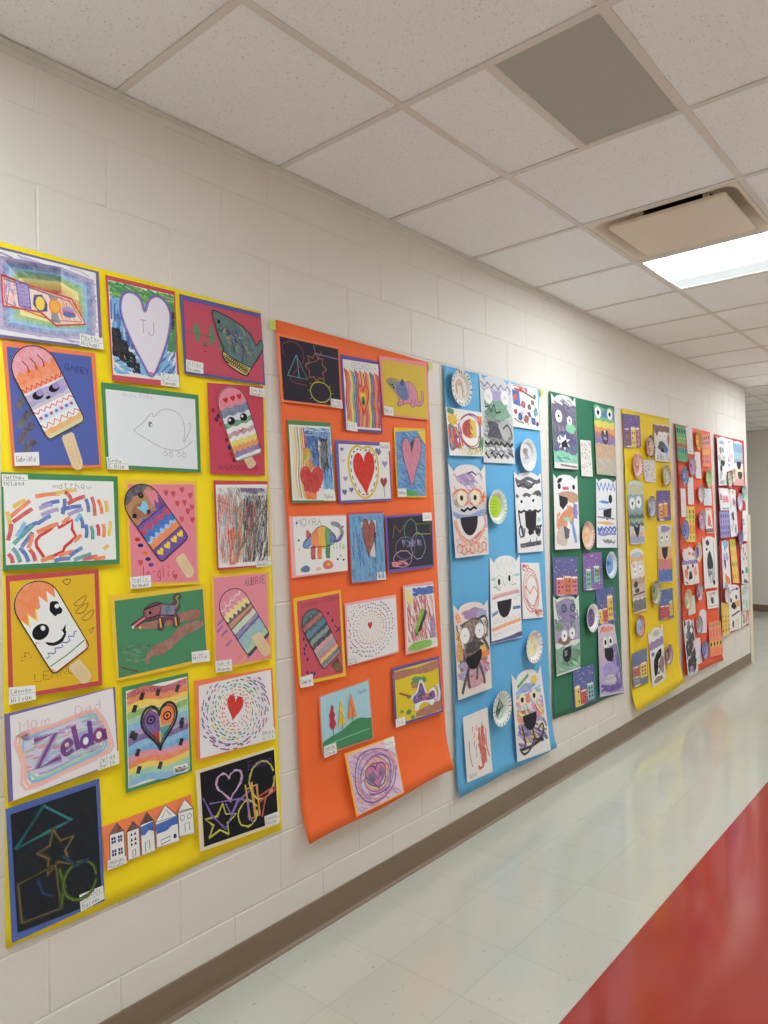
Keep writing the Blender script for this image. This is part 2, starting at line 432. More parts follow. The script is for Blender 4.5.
mb.box((.8745-.011, 1.7032, H-.0022), (.8745+.011, 2.3128, H+.001))
tag(mb.build('trim_1', M_TEE), kind='structure')

# rubber base along the walls
M_BASE = plain('brown_rubber_base', (128,106,86), .45, 0, .05, 12)
def base_profile(place, u0, u1, name):
    pr = [(.0005,.106),(.004,.1065),(.0055,.104),(.0055,.022),(.008,.010),(.014,.004),(.020,.0015),(.020,.0003),(.0005,.0003)]
    mb = MB(); mb.loops([[place(u0,d,z) for d, z in pr], [place(u1,d,z) for d, z in pr]], True, True, True, smooth=False)
    return tag(mb.build(name, M_BASE), kind='structure')
base_profile(lambda u, d, z: (d, u, z), BACK, WALL_END-.072, 'baseboard_left')
base_profile(lambda u, d, z: (u, FAR-d, z), LEFT, RIGHT, 'baseboard_far')
base_profile(lambda u, d, z: (RIGHT-d, u, z), BACK, FAR, 'baseboard_right')

# corner guard
M_GUARD = plain('beige_plastic_guard', (222,208,182), .4)
outer = [(.004,-.070),(.012,-.062),(.014,-.020),(.014,.008),(.009,.014),(0,.016),(-.055,.016),(-.060,.012)]
inner = [(.0006,-.070),(.0006,-.062),(.0006,-.020),(.0006,-.004),(.0006,.0006),(0,.0006),(-.055,.0006),(-.060,.0006)]
mb = MB(); n_ = len(outer); z0_, z1_ = .0004, 1.46
mb.add([(x, WALL_END+y, z) for z in (z0_, z1_) for x, y in outer] + [(x, WALL_END+y, z) for z in (z0_, z1_) for x, y in inner],
       [(i, i+1, n_+i+1, n_+i) for i in range(n_-1)] + [(2*n_+i, 3*n_+i, 3*n_+i+1, 2*n_+i+1) for i in range(n_-1)] + [(n_+i, n_+i+1, 3*n_+i+1, 3*n_+i) for i in range(n_-1)] + [(i, 2*n_+i, 2*n_+i+1, i+1) for i in range(n_-1)] + [(0, n_, 3*n_, 2*n_), (n_-1, 3*n_-1, 4*n_-1, 2*n_-1)])
tag(mb.build('corner_guard', M_GUARD), 'beige plastic guard strip on the far end corner of the block wall', 'corner guard')

# grey panel in the ceiling
pan = empty('ceiling_panel', (1.054, 2.008, H)); tag(pan, 'plain grey metal panel set among the speckled ceiling tiles', 'ceiling panel')
pan_x0, pan_x1, pan_y0, pan_y1 = .887-1.054, 1.1985-1.054, 1.7172-2.008, 2.2988-2.008
mb = MB(); mb.box((pan_x0, pan_y0, .0005), (pan_x1, pan_y1, .008)); mb.build('panel_face', plain('grey_painted_metal', (176,172,164), .6, 0, .03, 3), pan)
mb = MB()
for a, b in (((pan_x0-.002,pan_y0-.003,-.0015),(pan_x0+.004,pan_y1+.003,.006)), ((pan_x1-.004,pan_y0-.003,-.0015),(pan_x1+.002,pan_y1+.003,.006)),
             ((pan_x0,pan_y0-.003,-.0015),(pan_x1,pan_y0+.003,.006)), ((pan_x0,pan_y1-.003,-.0015),(pan_x1,pan_y1+.003,.006))): mb.box(a, b)
mb.build('panel_edge', M_TEE, pan)

# air diffuser with a hanging plate
def rrect(cx, cy, w, h, r, z, n=6):
    out = []
    for qx, qy, a0 in ((1,1,0),(-1,1,PI/2),(-1,-1,PI),(1,-1,3*PI/2)):
        for i in range(n+1):
            a = a0 + PI/2*i/n; out.append((cx+qx*(w/2-r)+r*math.cos(a), cy+qy*(h/2-r)+r*math.sin(a), z))
    return out
vc = (.8947, 3.2272); vent = empty('air_diffuser', (vc[0], vc[1], H)); tag(vent, 'square metal ceiling air vent with a hanging flat plate', 'air vent')
M_VENT = plain('vent_enamel', (226,212,192), .35, 0, .02)
M_DARK = plain('duct_inside', (34,32,30), .8)
mb = MB()
mb.loops([rrect(0,0,.606,.582,.004,-.0012), rrect(0,0,.578,.556,.05,-.003), rrect(0,0,.566,.544,.06,.002), rrect(0,0,.545,.52,.08,.022), rrect(0,0,.49,.47,.10,.05), rrect(0,0,.38,.38,.12,.072), rrect(0,0,.30,.30,.14,.08)], True)
mb.build('vent_cone', M_VENT, vent)
mb = MB(); mb.loops([rrect(0,0,.30,.30,.149,.0802), rrect(0,0,.30,.30,.149,.25)], True, False, True); mb.build('duct_collar', M_DARK, vent)
mb = MB(); mb.loops([rrect(.014,-.022,.455,.445,.012,-.008), rrect(.014,-.022,.47,.455,.012,-.010), rrect(.014,-.022,.47,.455,.012,-.021), rrect(.014,-.022,.462,.448,.01,-.024)], True, True, True, smooth=False)
mb.build('vent_plate', M_VENT, vent)
for sx in (-1, 1):
    for sy in (-1, 1):
        mb = MB(); mb.box((sx*.15-.012, sy*.15-.004, -.009), (sx*.15+.012, sy*.15+.004, .07)); mb.build('plate_bracket', M_VENT, vent)

# ceiling lights
M_FRAME = plain('light_frame_white', (224,222,216), .4)
M_LENS = emitter('light_lens', (236,249,255), 26.4)
M_SIDE = emitter('light_side_lens', (212,232,240), .62)
def light_mesh(cx, cy, label):
    w2, d2 = 1.2668/2-.014, .6096/2-.014
    t = empty('ceiling_light', (cx, cy, H)); tag(t, label, 'ceiling light', 'ceiling lights of the hallway')
    mb = MB()
    for a, b in (((-w2,-d2,-.003),(-w2+.012,d2,.05)),((w2-.012,-d2,-.003),(w2,d2,.05)),((-w2+.012,-d2,-.003),(w2-.012,-d2+.012,.05)),((-w2+.012,d2-.012,-.003),(w2-.012,d2,.05))): mb.box(a, b)
    mb.box((-w2,-d2,.05),(w2,d2,.055))
    mb.build('light_frame', M_FRAME, t)
    mb = MB(); mb.box((-w2+.013,-d2+.013,.002),(w2-.013,d2-.175,.006)); mb.build('light_lens', M_LENS, t)
    mb = MB(); mb.add([(-w2+.013,d2-.174,.003),(w2-.013,d2-.174,.003),(w2-.013,d2-.013,.0005),(-w2+.013,d2-.013,.0005)], [(0,3,2,1)]); mb.build('side_lens', M_SIDE, t)
    return t
def dup(root, loc, label):
    r = root.copy(); C.objects.link(r); r.location = loc; r['label'] = label
    for ch in list(root.children):
        c = ch.copy(); C.objects.link(c); c.parent = r
    return r
L0 = light_mesh(1.2114, 3.8368, 'bright rectangular ceiling light beside the air vent')
dup(L0, (1.2114, 3.8368-3.6576, H), 'added ceiling light, unseen behind the viewer, before the vent')  # out of view, added to help brighten the near hallway
dup(L0, (1.2114, 3.8368+3.6576, H), 'added unseen ceiling light over the far end of the hallway')  # added outside the frame to raise the light further along the hall
dup(L0, (1.2114, 3.8368+3.6576*2-.6096, H), 'added unseen ceiling light in the side hall crossing')  # extra unseen light, put in to brighten the far floor and wall


# camera
cam = bpy.data.cameras.new('camera'); co = bpy.data.objects.new('camera', cam); C.objects.link(co)
F = Vector((-0.64931273, 0.76039667, 0.01378003)); R = Vector((0.76010054, 0.64944956, -0.02150443)); U = Vector((0.02530133, 0.00348889, 0.99967378))
mw = Matrix((( R.x, U.x, -F.x, 1.92578), (R.y, U.y, -F.y, 0), (R.z, U.z, -F.z, 1.46701), (0,0,0,1)))
co.matrix_world = mw
cam.sensor_fit = 'VERTICAL'; cam.sensor_height = 36; cam.sensor_width = 27; cam.lens = 36*724.94/1024; cam.clip_start = .02
sc = bpy.context.scene; sc.camera = co
sc.view_settings.view_transform = 'Standard'; sc.view_settings.look = 'None'; sc.view_settings.gamma = 1; sc.view_settings.use_curve_mapping = False
sc.view_settings.exposure = 0.10
sc.cycles.use_denoising = True; sc.cycles.max_bounces = 10; sc.cycles.diffuse_bounces = 7
w = bpy.data.worlds.new('world'); sc.world = w; w.use_nodes = True; w.node_tree.nodes['Background'].inputs['Color'].default_value = (.9,.9,1,1); w.node_tree.nodes['Background'].inputs['Strength'].default_value = .05

# ---------------------------------------------------------------- paper banners on the wall
def banner(label, q, c, cl=.0, cr=.0, edge=.0, seed=1, wrinkle=.0016):
    q = [(q[2*i]/1000., q[2*i+1]/1000.) for i in range(4)]
    rr = random.Random(seed); p = [rr.uniform(0, 6) for _ in range(6)]
    NU, NV = 30, 44; oy = sum(t[0] for t in q)/4; oz = sum(t[1] for t in q)/4
    def pt(u, v):
        (a,b),(cc,d),(e,f),(g,h) = q
        y = a*(1-u)*(1-v)+cc*u*(1-v)+e*u*v+g*(1-u)*v; z = b*(1-u)*(1-v)+d*u*(1-v)+f*u*v+h*(1-u)*v
        x = .0055 + wrinkle*math.sin(7*u+p[0]+2*v)*math.sin(5*v+p[1]) + .6*wrinkle*math.sin(19*u+p[2]-6*v)
        t = max(0., (v-.90)/.10); s = .5*(1-math.cos(PI*u))
        x += (cl*(1-s)+cr*s)*t*t
        x += edge*max(0., 1-u/.07)**2*min(1., 6*v)*min(1., 6*(1.02-v)) + .006*max(0., 1-(1-u)/.05)**2*v
        b_ = .004*math.sin(9*u+p[3])*v*v*(1 if v > .98 else 0)
        return (x, y-oy, z-oz+b_)
    mb = MB(); rows = [[pt(i/NU, j/NV) for i in range(NU+1)] for j in range(NV+1)]
    mb.loops(rows[::-1], closed=False); SURF.extend((x, y+oy, z+oz) for r in rows for x, y, z in r)
    m = plain('banner_paper', c, .7, 0, .035, 6., .0015)
    o = mb.build('paper_banner', m, None, (0, oy, oz)); sd = o.modifiers.new('thickness', 'SOLIDIFY'); sd.thickness = .0006; sd.offset = -1
    return tag(o, label, 'paper banner', 'paper banners along the wall')
banner('bright yellow paper banner nearest the viewer, full of ice pops and hearts', (764,2201,1625,2198,1665,417,759,419), (255,224,2), .002, .0, .004, 1)
banner('orange paper banner with crayon hearts and curled bottom corners', (1686,2184,2563,2171,2640,366,1762,339), (246,108,44), .04, .04, .006, 2)
banner('sky blue paper banner with painted monsters and four plates', (2683,2175,3575,2179,3622,214,2708,214), (96,172,218), .018, .03, .010, 3)
banner('dark green paper banner with monsters and snowy castles', (3696,2182,4589,2190,4597,320,3643,354), (40,112,82), .004, .005, .006, 4)
banner('yellow paper banner beyond the green one, with round plates', (4714,2190,5627,2208,5700,189,4737,173), (236,202,8), .045, .035, .010, 5)
banner('red orange paper banner with narrow white strips', (5733,2182,6630,2185,6741,197,5767,219), (240,94,52), .015, .025, .018, 6)
banner('dark red paper banner at the far end of the wall', (6756,2178,7713,2186,7687,385,6777,392), (190,42,44), .004, .0, .014, 7)

def tape(y, z, label):
    mb = MB(); w, h = .028, .034
    mb.loops([[(x, yy, zz) for yy, zz in ((-w/2,-h/2),(-w/4,-h/2+.002),(w/2,-h/2),(w/2,h/2),(0,h/2-.002),(-w/2,h/2))] for x in (0, .0004)], True, True, True, smooth=False)
    return tag(mb.build('masking_tape', M_TAPE, None, (.0105, y, z)), label, 'tape', 'pieces of green masking tape')
M_TAPE = plain('green_masking_tape', (206,212,90), .6)
for q, s in (((1667,2160), 'left of the orange banner top corner'), ((2583,2152), 'beside the right top corner of the orange banner'), ((3601,2161), 'beside the right top corner of the sky blue banner')):
    tape(q[0]/1000., q[1]/1000., 'small green piece of masking tape ' + s)

# ---------------------------------------------------------------- drawings on the bright yellow banner
GY = 'children\'s artwork on the bright yellow banner'
def pop(th, q, base, stick, lines='black', under=True):
    """an ice pop cut from paper, on a stick"""
    def body():
        k = th.c('ice_pop', q, base, 3 if under else 2, outline=None); k.outline = k.cap_outline(); return k
    b = body()
    s = th.c('pop_stick', stick, 'wood', 2 if under else 3, outline=[(.12,0),(.88,0),(1,.06),(1,.82),(.9,.92),(.7,.985),(.5,1),(.3,.985),(.1,.92),(0,.82),(0,.06)], parent=b)
    for i in range(1, 4): s.ring(.5, .55, .42*i/3.6, .40*i/3.6, .0008, 'tan')
    return b
def rim(b, c='black', w=.0028): b.line([(.5+(u-.5)*.985, .5+(v-.5)*.985) for u, v in b.cap_outline()], w, c, 0, True)

# 1 nested rainbow
t = Thing('rainbow_drawing', 'rainbow drawing of nested frames around small shapes, top corner of the yellow banner', 'drawing', GY)
t.c('backing_paper', (759,2186,1032,2188,1037,1968,756,1952), (118,104,150))
k = t.c('drawing_sheet', (759,2179,1022,2182,1027,1973,756,1960), 'white')
def frame(k, m, w, c):
    for j in range(4):
        e = m + j*w
        k.line([(.03+e+k.r.uniform(-.006,.006),.09+e*1.1),(.62,.05+e*1.05),(.965-e*.95,.12+e*1.1+k.r.uniform(-.01,.01)),(.97-e,.55),(.95-e,.90-e*1.0),(.5,.95-e*1.05),(.03+e,.93-e*1.1),(.02+e,.5)], .0055, c, .9, True)
k.scrib(.01,.02,.99,.98,90,.004,['lilac',(206,190,222)],.2,.3,.3)
k.poly([(.30,.22),(.72,.28),(.84,.44),(.82,.62),(.5,.76),(.2,.76),(.14,.4)],(244,214,130),.9)
for m, c in ((.0,'lilac'),(.03,(120,110,176)),(.06,(90,136,196)),(.09,'lblue'),(.12,(110,180,140)),(.15,'lgreen'),(.185,'lyellow'),(.22,'yellow'),(.255,'gold'),(.285,'lorange')): frame(k, m, .008, c)
k.poly([(.04,.30),(.30,.36),(.72,.42),(.86,.72),(.55,.78),(.40,.66),(.05,.66)], (244,206,190), .9); k.scrib(.04,.32,.16,.66,26,.003,['rose','lpink','lilac'],1.5,.2,.5); k.scrib(.5,.42,.82,.72,30,.003,['gold','peach','orange'],1.2,.2,.5)
k.line([(.04,.30),(.30,.36),(.72,.42),(.86,.72),(.55,.80),(.40,.66),(.05,.66)], .006, 'red', .3, True)
k.line([(.06,.34),(.70,.46),(.82,.70),(.5,.74),(.07,.62)], .003, 'rose', .3, True)
k.poly([(.17,.33),(.29,.36),(.31,.66),(.20,.63)], 'lilac', .3); k.zig(.18,.36,.26,.64,12,.05,.003,'purple'); k.line([(.17,.33),(.29,.36),(.31,.66),(.20,.63)], .0025, 'indigo', 0, True)
k.poly([(.34,.46),(.42,.44),(.47,.54),(.47,.64),(.38,.66),(.33,.58)], 'navy', .3); k.ell(.40,.555,.045,.085,'yellow',.3)
k.poly([(.48,.42),(.58,.44),(.55,.55),(.60,.76),(.50,.76),(.52,.56)], 'grey', .6); k.ell(.545,.56,.055,.085,(244,170,60),.2); k.ring(.545,.56,.055,.085,.0025,'orange')
k.ell(.68,.58,.065,.05,'lilac',.3); k.ell(.69,.63,.07,.04,'blue',.5); k.line([(.62,.60),(.75,.61)],.003,'rose')
t.tag((970,2003,1037,2000,1038,1968,969,1967), 'Peyton', 'Michael'); t.done()

# 2 ice pop on blue
t = Thing('ice_pop_collage', 'ice pop with orange drips and a sleepy face on blue paper', 'collage', GY)
t.c('backing_paper', (768,1947,1016,1955,1027,1635,787,1626), (238,130,84))
k = t.c('drawing_sheet', (779,1933,1003,1943,1020,1643,795,1631), (86,100,168))
k.text('GABBY', .66, .09, .055, (44,44,84), .0018, .1)
for y0 in (.36,.52,.64,.78): k.line([(.10,y0+.12),(.16,y0+.05),(.24,y0)], .018, (70,62,82), .3)
for y0 in (.42,.58,.72): k.line([(.06,y0+.10),(.12,y0+.02)], .014, (92,78,78), .3)
b = pop(t, (765,1908,875,1971,982,1762,878,1699), (238,190,190), (913,1714,946,1730,976,1633,947,1620))
b.cap(.02,'pink',0,3,.7); b.cap(.24,'orange',.025,5,.5); b.cap(.36,'lorange',.02,4,.4); b.zig(.02,.42,.98,.42,16,.022,.003,'red'); b.cap(.45,(214,216,226),.0,3,.2)
b.cap(.47,'lilac',.01,2,.7); b.cap(.60,(200,190,200),.01,4,.4); b.cap(.64,(238,225,228),0,2,.2); b.zig(.02,.68,.98,.68,13,.018,.003,'rose'); b.cap(.72,(200,216,236),.01,3,.5)
for q in range(7): b.ell(.1+q*.13,.75,.04,.018,'blue' if q%2 else 'rose',.3)
b.cap(.79,'white',0,2,0); b.zig(.02,.845,.98,.845,11,.026,.003,'red'); b.cap(.885,(236,170,90),.008,4,.5); b.cap(.945,(206,204,150),.006,5,.5)
for x in (.28,.68): b.ell(x,.52,.13,.045,'black'); b.ell(x+.06,.505,.08,.035,'lilac')
b.ell(.46,.585,.06,.018,'black'); rim(b)
for x in (.32,.5,.68): b.line([(x,.13),(x+.05,.2),(x+.02,.27)], .003, 'dred')
t.tag((790,1663,852,1669,853,1634,791,1629), 'Gabriela'); t.done()

# 3 white heart
t = Thing('heart_drawing', 'big white heart with blue edge and black scribble under green sky', 'drawing', GY)
t.c('backing_paper', (1051,2184,1277,2188,1286,1892,1063,1884), (200,84,92))
k = t.c('drawing_sheet', (1058,2171,1271,2175,1276,1908,1066,1901), 'white')
k.scrib(.02,.16,.55,.7,150,.005,['lblue','blue',(100,170,220)],1.5,.26,.3); k.scrib(.3,.5,.98,.95,150,.005,['lblue',(110,190,230),'blue'],2.4,.2,.3)
k.scrib(.01,.01,.99,.17,150,.006,['green',(40,150,60),'lgreen'],.2,.16,.3); k.scrib(.86,.1,.99,.66,70,.006,['green',(50,150,70)],1.5,.2,.3); k.scrib(.02,.8,.6,.97,60,.005,['lblue','sky'],.3,.2)
k.scrib(.02,.50,.14,.80,50,.005,['black','charcoal'],1.4,.24,.1); k.scrib(.10,.62,.24,.84,40,.005,['black','charcoal'],1.0,.18,.1); k.scrib(.20,.74,.34,.90,30,.005,['black'],.8,.14,.1); k.scrib(.28,.84,.40,.95,24,.005,['black'],1.1,.1,.1); k.line([(.03,.86),(.12,.83),(.2,.86)],.003,'charcoal')
k.scrib(.94,.2,.99,.4,16,.005,['black'],1.5,.1)
hp = smooth([(.52,.26),(.46,.13),(.32,.08),(.20,.13),(.155,.27),(.19,.42),(.30,.62),(.44,.82),(.58,.97),(.72,.80),(.85,.56),(.92,.34),(.92,.20),(.84,.09),(.72,.06),(.60,.12)], True, 4)
k.poly(hp, (228,222,232)); k.line(hp, .008, (60,86,190), .3, True); k.line([(u*.97+.016,v*.97+.012) for u, v in hp], .002, 'pink', 0, True)
k.text('TJ', .44, .36, .14, (120,134,176), .0018, .08, .5); k.blob(.57,.94,.04,.02,'rose')
t.tag((1218,1928,1281,1931,1284,1892,1219,1891), 'TJ', 'Tanner'); t.done()

# 4 dark fish-like creature
t = Thing('creature_collage', 'dark teal pointed snout creature cut out on rose paper', 'collage', GY)
t.c('backing_paper', (1294,2185,1617,2190,1626,1944,1304,1938), (98,94,162))
k = t.c('drawing_sheet', (1307,2169,1615,2175,1617,1951,1313,1949), (196,84,102))
for x, y in ((.14,.42),(.33,.43),(.46,.50)): k.blob(x,y,.035,.15,(76,128,88),.2)
k.line([(.02,.43),(.4,.46)],.004,(76,128,88)); k.blob(.235,.56,.035,.06,(120,60,62)); k.ell(.235,.68,.01,.015,'maroon')
f = t.c('creature', (1413,2157,1619,2176,1614,1966,1409,1965), (88,116,116), outline=smooth([(0,0),(.18,.03),(.40,.11),(.60,.20),(.76,.32),(.85,.46),(.90,.46),(.95,.38),(1,.42),(1,.54),(.85,.75),(.72,.92),(.67,1.0),(.52,.97),(.28,.86),(.18,.72),(.21,.60),(.12,.44),(.05,.22)], k=3), alpha=.15)
for _ in range(26):
    u = f.r.uniform(.25,.8); f.blob(u, f.r.uniform(.25,.70), .06, .05, f.r.choice([(60,92,104),(104,132,104),(150,146,84),(70,82,118),(84,124,112),(96,96,110)]), .3)
f.poly(smooth([(.20,.66),(.40,.76),(.60,.82),(.74,.86),(.67,.99),(.52,.96),(.28,.85)],k=3),(206,190,110),.2)
for q in range(22): f.ring(.24+.46*(q%11)/11+.01, .74+.17*(q%11)/11+.06*(q//11), .025, .022, .0028, 'black', n=9)
f.line([(.2,.66),(.40,.76),(.60,.82),(.74,.86)],.003,'black')
f.scrib(.25,.2,.8,.7,26,.003,['navy',(60,80,96),'teal',(160,150,80)],1.2,.25,.3); f.line(f.outline,.003,'charcoal',0,True); f.ell(.12,.17,.025,.035,'black'); f.line([(.1,.30),(.17,.33),(.2,.28)],.003,'black')
for u, v in ((.45,.4),(.6,.55)): f.line([(u-.2,v-.12),(u,v),(u-.03,v+.25)],.0025,'navy')
t.tag((1309,1983,1372,1981,1371,1946,1308,1946), 'Willow', 'Bowman'); t.done()

# 5 pencil mouse
t = Thing('pencil_drawing', 'faint pencil outline of a mouse on white with green border', 'drawing', GY)
t.c('backing_paper', (1033,1877,1357,1879,1357,1634,1041,1634), (76,138,92))
k = t.c('drawing_sheet', (1045,1859,1343,1864,1345,1644,1050,1646), (226,228,232))
k.line(smooth([(.27,.52),(.38,.40),(.48,.26),(.50,.31),(.60,.20),(.72,.19),(.82,.27),(.86,.45),(.84,.62),(.86,.60),(.92,.45),(.93,.36),(.90,.37)],False,4),.0016,'pencil')
k.line(smooth([(.27,.52),(.40,.62),(.62,.74),(.80,.74),(.95,.60)],False,4),.0016,'pencil')
k.ell(.46,.42,.022,.04,'grey'); k.ell(.468,.43,.01,.02,'white')
for x in (.62,.68,.78,.84): k.ring(x,.81,.02,.03,.0014,'pencil',n=12); k.line([(x-.01,.75),(x,.79)],.0014,'pencil')
k.text('Knox', .18,.02,.05,'lgrey',.0014); k.text('Knox',.36,.015,.05,'lgrey',.0014)
t.tag((1041,1667,1106,1665,1109,1633,1044,1632), 'Knox', 'C. Miller'); t.done()

# 6 strawberry ice pop
t = Thing('ice_pop_collage', 'ice pop with strawberry top and smiling face on plain rose paper', 'collage', GY)
k = t.c('drawing_sheet', (1392,1923,1621,1939,1617,1634,1394,1632), (198,72,94))
for i, (u, v) in enumerate(((.16,.36),(.2,.45),(.13,.40),(.3,.62),(.34,.7),(.38,.78),(.42,.84),(.08,.3))): k.ell(u,v,.03,.026,('navy','red','maroon','dred')[i%4])
k.text('AVERADDEERS', .14,.90,.05,(92,30,44),.0016,-.02)
b = pop(t, (1411,1899,1527,1939,1605,1712,1493,1673), 'white', (1525,1685,1560,1696,1582,1671,1549,1650), under=True)
b.cap(.01,'pink',0,3,.25); b.cap(.27,(88,108,150),.012,3,.5)
for x in (.3,.55,.78): b.heart(x,.17,.18,.09,'red'); 
b.cap(.38,(216,222,230),.012,3,.2); b.cap(.46,(70,150,100),.01,4,.5); b.cap(.53,'white',.01,3,0); b.cap(.60,(190,140,160),.012,3,.6); b.cap(.66,'white',.015,4,0)
b.cap(.715,(226,210,90),.012,4,.5); b.cap(.79,(236,140,60),.02,6,.4); b.cap(.865,(126,92,160),.02,5,.5); b.cap(.94,'white',.005,2,0)
for x in (.27,.72): b.eye(x,.45,.13,.055,'white','black',.35,-.04,-.018)
b.line(smooth([(.40,.585),(.47,.62),(.55,.615),(.60,.58)],False),.0035,'red'); rim(b, w=.0022)
for q in range(9): b.line([(.2+.07*q,.965),(.22+.07*q,.985)],.0012,'grey')
t.tag((1560,1931,1624,1931,1623,1901,1559,1904), 'Aubrey', 'Daniels'); t.done()

# 7 dashes around a red heart outline
t = Thing('heart_drawing', 'wobbly red heart outline inside thick colored marker dashes, green border', 'drawing', GY)
t.c('backing_paper', (760,1613,1076,1613,1075,1365,760,1365), (72,138,88))
k = t.c('drawing_sheet', (765,1596,1062,1598,1064,1378,767,1379), 'white')
k.text('matthew', .42,.03,.07,'pencil',.0016)
k.line([(.32,.93),(.26,.80),(.255,.73),(.29,.67),(.37,.61),(.44,.53),(.46,.58),(.50,.55),(.585,.49),(.58,.60),(.615,.69),(.56,.76),(.51,.81),(.49,.87),(.40,.92),(.34,.94)],.0085,'red',.15)
P7 = [('orange',.04,.45,.20,.27),('red',.08,.49,.22,.36),('gold',.08,.32,.17,.25),('orange',.28,.20,.46,.17),('blue',.33,.31,.46,.26),('red',.56,.28,.70,.20),('gold',.46,.16,.62,.12),('red',.53,.15,.58,.24),
('blue',.28,.52,.38,.44),('lilac',.32,.42,.45,.36),('blue',.12,.62,.26,.52),('blue',.50,.36,.66,.32),('blue',.52,.24,.50,.40),('lilac',.56,.42,.68,.36),('blue',.72,.24,.74,.38),('red',.78,.22,.80,.42),('orange',.84,.25,.87,.40),('gold',.91,.26,.92,.38),
('gold',.02,.40,.04,.6),('red',.02,.70,.05,.54),('teal',.08,.74,.22,.56),('blue',.14,.78,.22,.64),('lblue',.10,.66,.16,.52),('orange',.19,.80,.22,.66),('orange',.28,.62,.44,.54),('orange',.50,.52,.56,.46),('blue',.66,.46,.68,.58),('lblue',.62,.50,.66,.42),
('blue',.71,.56,.71,.70),('teal',.76,.58,.77,.72),('red',.82,.56,.83,.68),('orange',.88,.56,.88,.70),('yellow',.95,.52,.93,.68),('orange',.60,.75,.66,.68),('red',.02,.88,.05,.98),('teal',.06,.82,.11,.96),('blue',.12,.82,.18,.96),('red',.20,.84,.24,.96),
('orange',.46,.92,.58,.88),('blue',.56,.92,.66,.84),('teal',.60,.99,.74,.92),('rose',.68,1.0,.80,.95),('orange',.78,1.0,.88,.97),('gold',.88,.86,.92,.82),('blue',.42,.98,.54,.96),('orange',.30,.97,.40,.94),('lilac',.30,.34,.40,.30)]
for c, a, b_, c2, d in P7:
  mx, my = (a+c2)/2, (b_+d)/2; a, b_, c2, d = (max(.02,min(.98,mx+(a-mx)*1.2)), max(.03,my+(b_-my)*1.2), max(.02,min(.98,mx+(c2-mx)*1.2)), max(.03,my+(d-my)*1.2))
  k.line(smooth([(a,min(.98,b_)),((a+c2)/2+.008,min(.98,(b_+d)/2-.012)),(c2,min(.98,d))],False,3),.0105,c,.5)
t.tag((761,1608,825,1609,826,1579,762,1576), 'Matthew', 'McLeod'); t.done()

# 8 flame-haired ice pop
t = Thing('ice_pop_collage', 'white ice pop with flame hair, big black eyes and smile', 'collage', GY)
t.c('backing_paper', (768,1353,1014,1352,1016,1033,769,1041), (196,76,84))
k = t.c('drawing_sheet', (777,1337,1001,1342,1005,1047,780,1051), (224,180,44))
for i, (x, y) in enumerate(((.80,.24),(.82,.31),(.89,.38))): k.line(smooth([(x-.07,y+.02),(x+.08,y-.045),(x+.05,y+.02),(x-.02,y+.045)],True,3),.0018,'charcoal',0,True)
k.line(smooth([(.60,.04),(.70,.03),(.66,.08)],True,3),.002,'charcoal',0,True); k.line([(.90,.52),(.97,.50),(.93,.55)],.002,'charcoal',0,True); k.text('LENNON',.24,.84,.075,(170,120,40),.0022,-.06); k.scrib(.1,.62,.25,.75,6,.003,['brown'],.6,.03)
b = pop(t, (763,1299,868,1356,984,1143,881,1083), 'white', (920,1098,951,1117,990,1061,963,1040))
b.cap(.02,(238,128,60),0,3,.35)
fl = lambda c, v, a, k_: b.poly([(.5-b.hw(.3)+.0,.98)]+[(.01+.98*i/(2*k_), v+(a if i%2 else -a)) for i in range(2*k_+1)]+[(.9,.985),(.1,.985)], c, 0)
b.poly([(.01+.98*i/10, .33+(.05 if i%2 else -.06)-.05*(i>5)) for i in range(11)] + [(.99,.9),(.9,.98),(.1,.98),(.01,.9)], 'yellow', .2)
b.poly([(.02+.96*i/10, .37+(.05 if i%2 else -.07)-.12*(i>4)) for i in range(11)] + [(.98,.9),(.9,.98),(.1,.98),(.02,.9)], 'white', 0)
b.ell(.25,.52,.19,.082,'black'); b.ell(.33,.50,.05,.028,'white'); b.blob(.76,.40,.15,.085,'black',0); b.ell(.82,.385,.05,.025,'white')
b.poly(smooth([(.22,.64),(.36,.70),(.55,.71),(.72,.66),(.78,.61),(.70,.67),(.62,.62),(.72,.68),(.55,.75),(.36,.74),(.24,.69)],True,2),'black')
b.line([(.06,.80),(.14,.80),(.14,.76),(.24,.80),(.30,.80),(.32,.76),(.42,.79),(.48,.80),(.5,.75),(.6,.79),(.68,.79),(.70,.74),(.80,.78),(.86,.74),(.92,.75)],.0035,'blue',.2)
b.line([(.03,.895),(.5,.905),(.97,.89)],.003,'green'); b.line([(.02,.62),(.05,.58),(.10,.62)],.002,'rose'); rim(b)
t.tag((768,1073,833,1067,834,1031,767,1030), 'Lennon', 'Wilson'); t.done()

# 9 dog ice pop
t = Thing('ice_pop_collage', 'ice pop with a brown dog face on pink paper with red hearts', 'collage', GY)
t.c('backing_paper', (1099,1606,1345,1609,1345,1286,1108,1294), (236,196,70))
k = t.c('drawing_sheet', (1110,1591,1335,1597,1338,1295,1115,1307), (228,136,152))
for x, y in ((.55,.09),(.66,.10),(.80,.06),(.93,.12),(.72,.20),(.83,.19),(.88,.28),(.95,.24),(.78,.36),(.95,.37),(.13,.80),(.64,.95)): k.heart(x,y,.075,.075,(206,56,70),.2)
k.text('In-glis',.14,.83,.12,(196,54,76),.0024,0,.36)
for x, y, c in ((.10,.56,'red'),(.14,.62,'navy'),(.2,.70,'orange'),(.24,.76,'navy'),(.28,.82,'purple')): k.ell(x,y,.04,.02,c)
b = pop(t, (1071,1551,1167,1617,1310,1432,1210,1358), (232,130,150), (1258,1369,1288,1387,1331,1323,1302,1301))
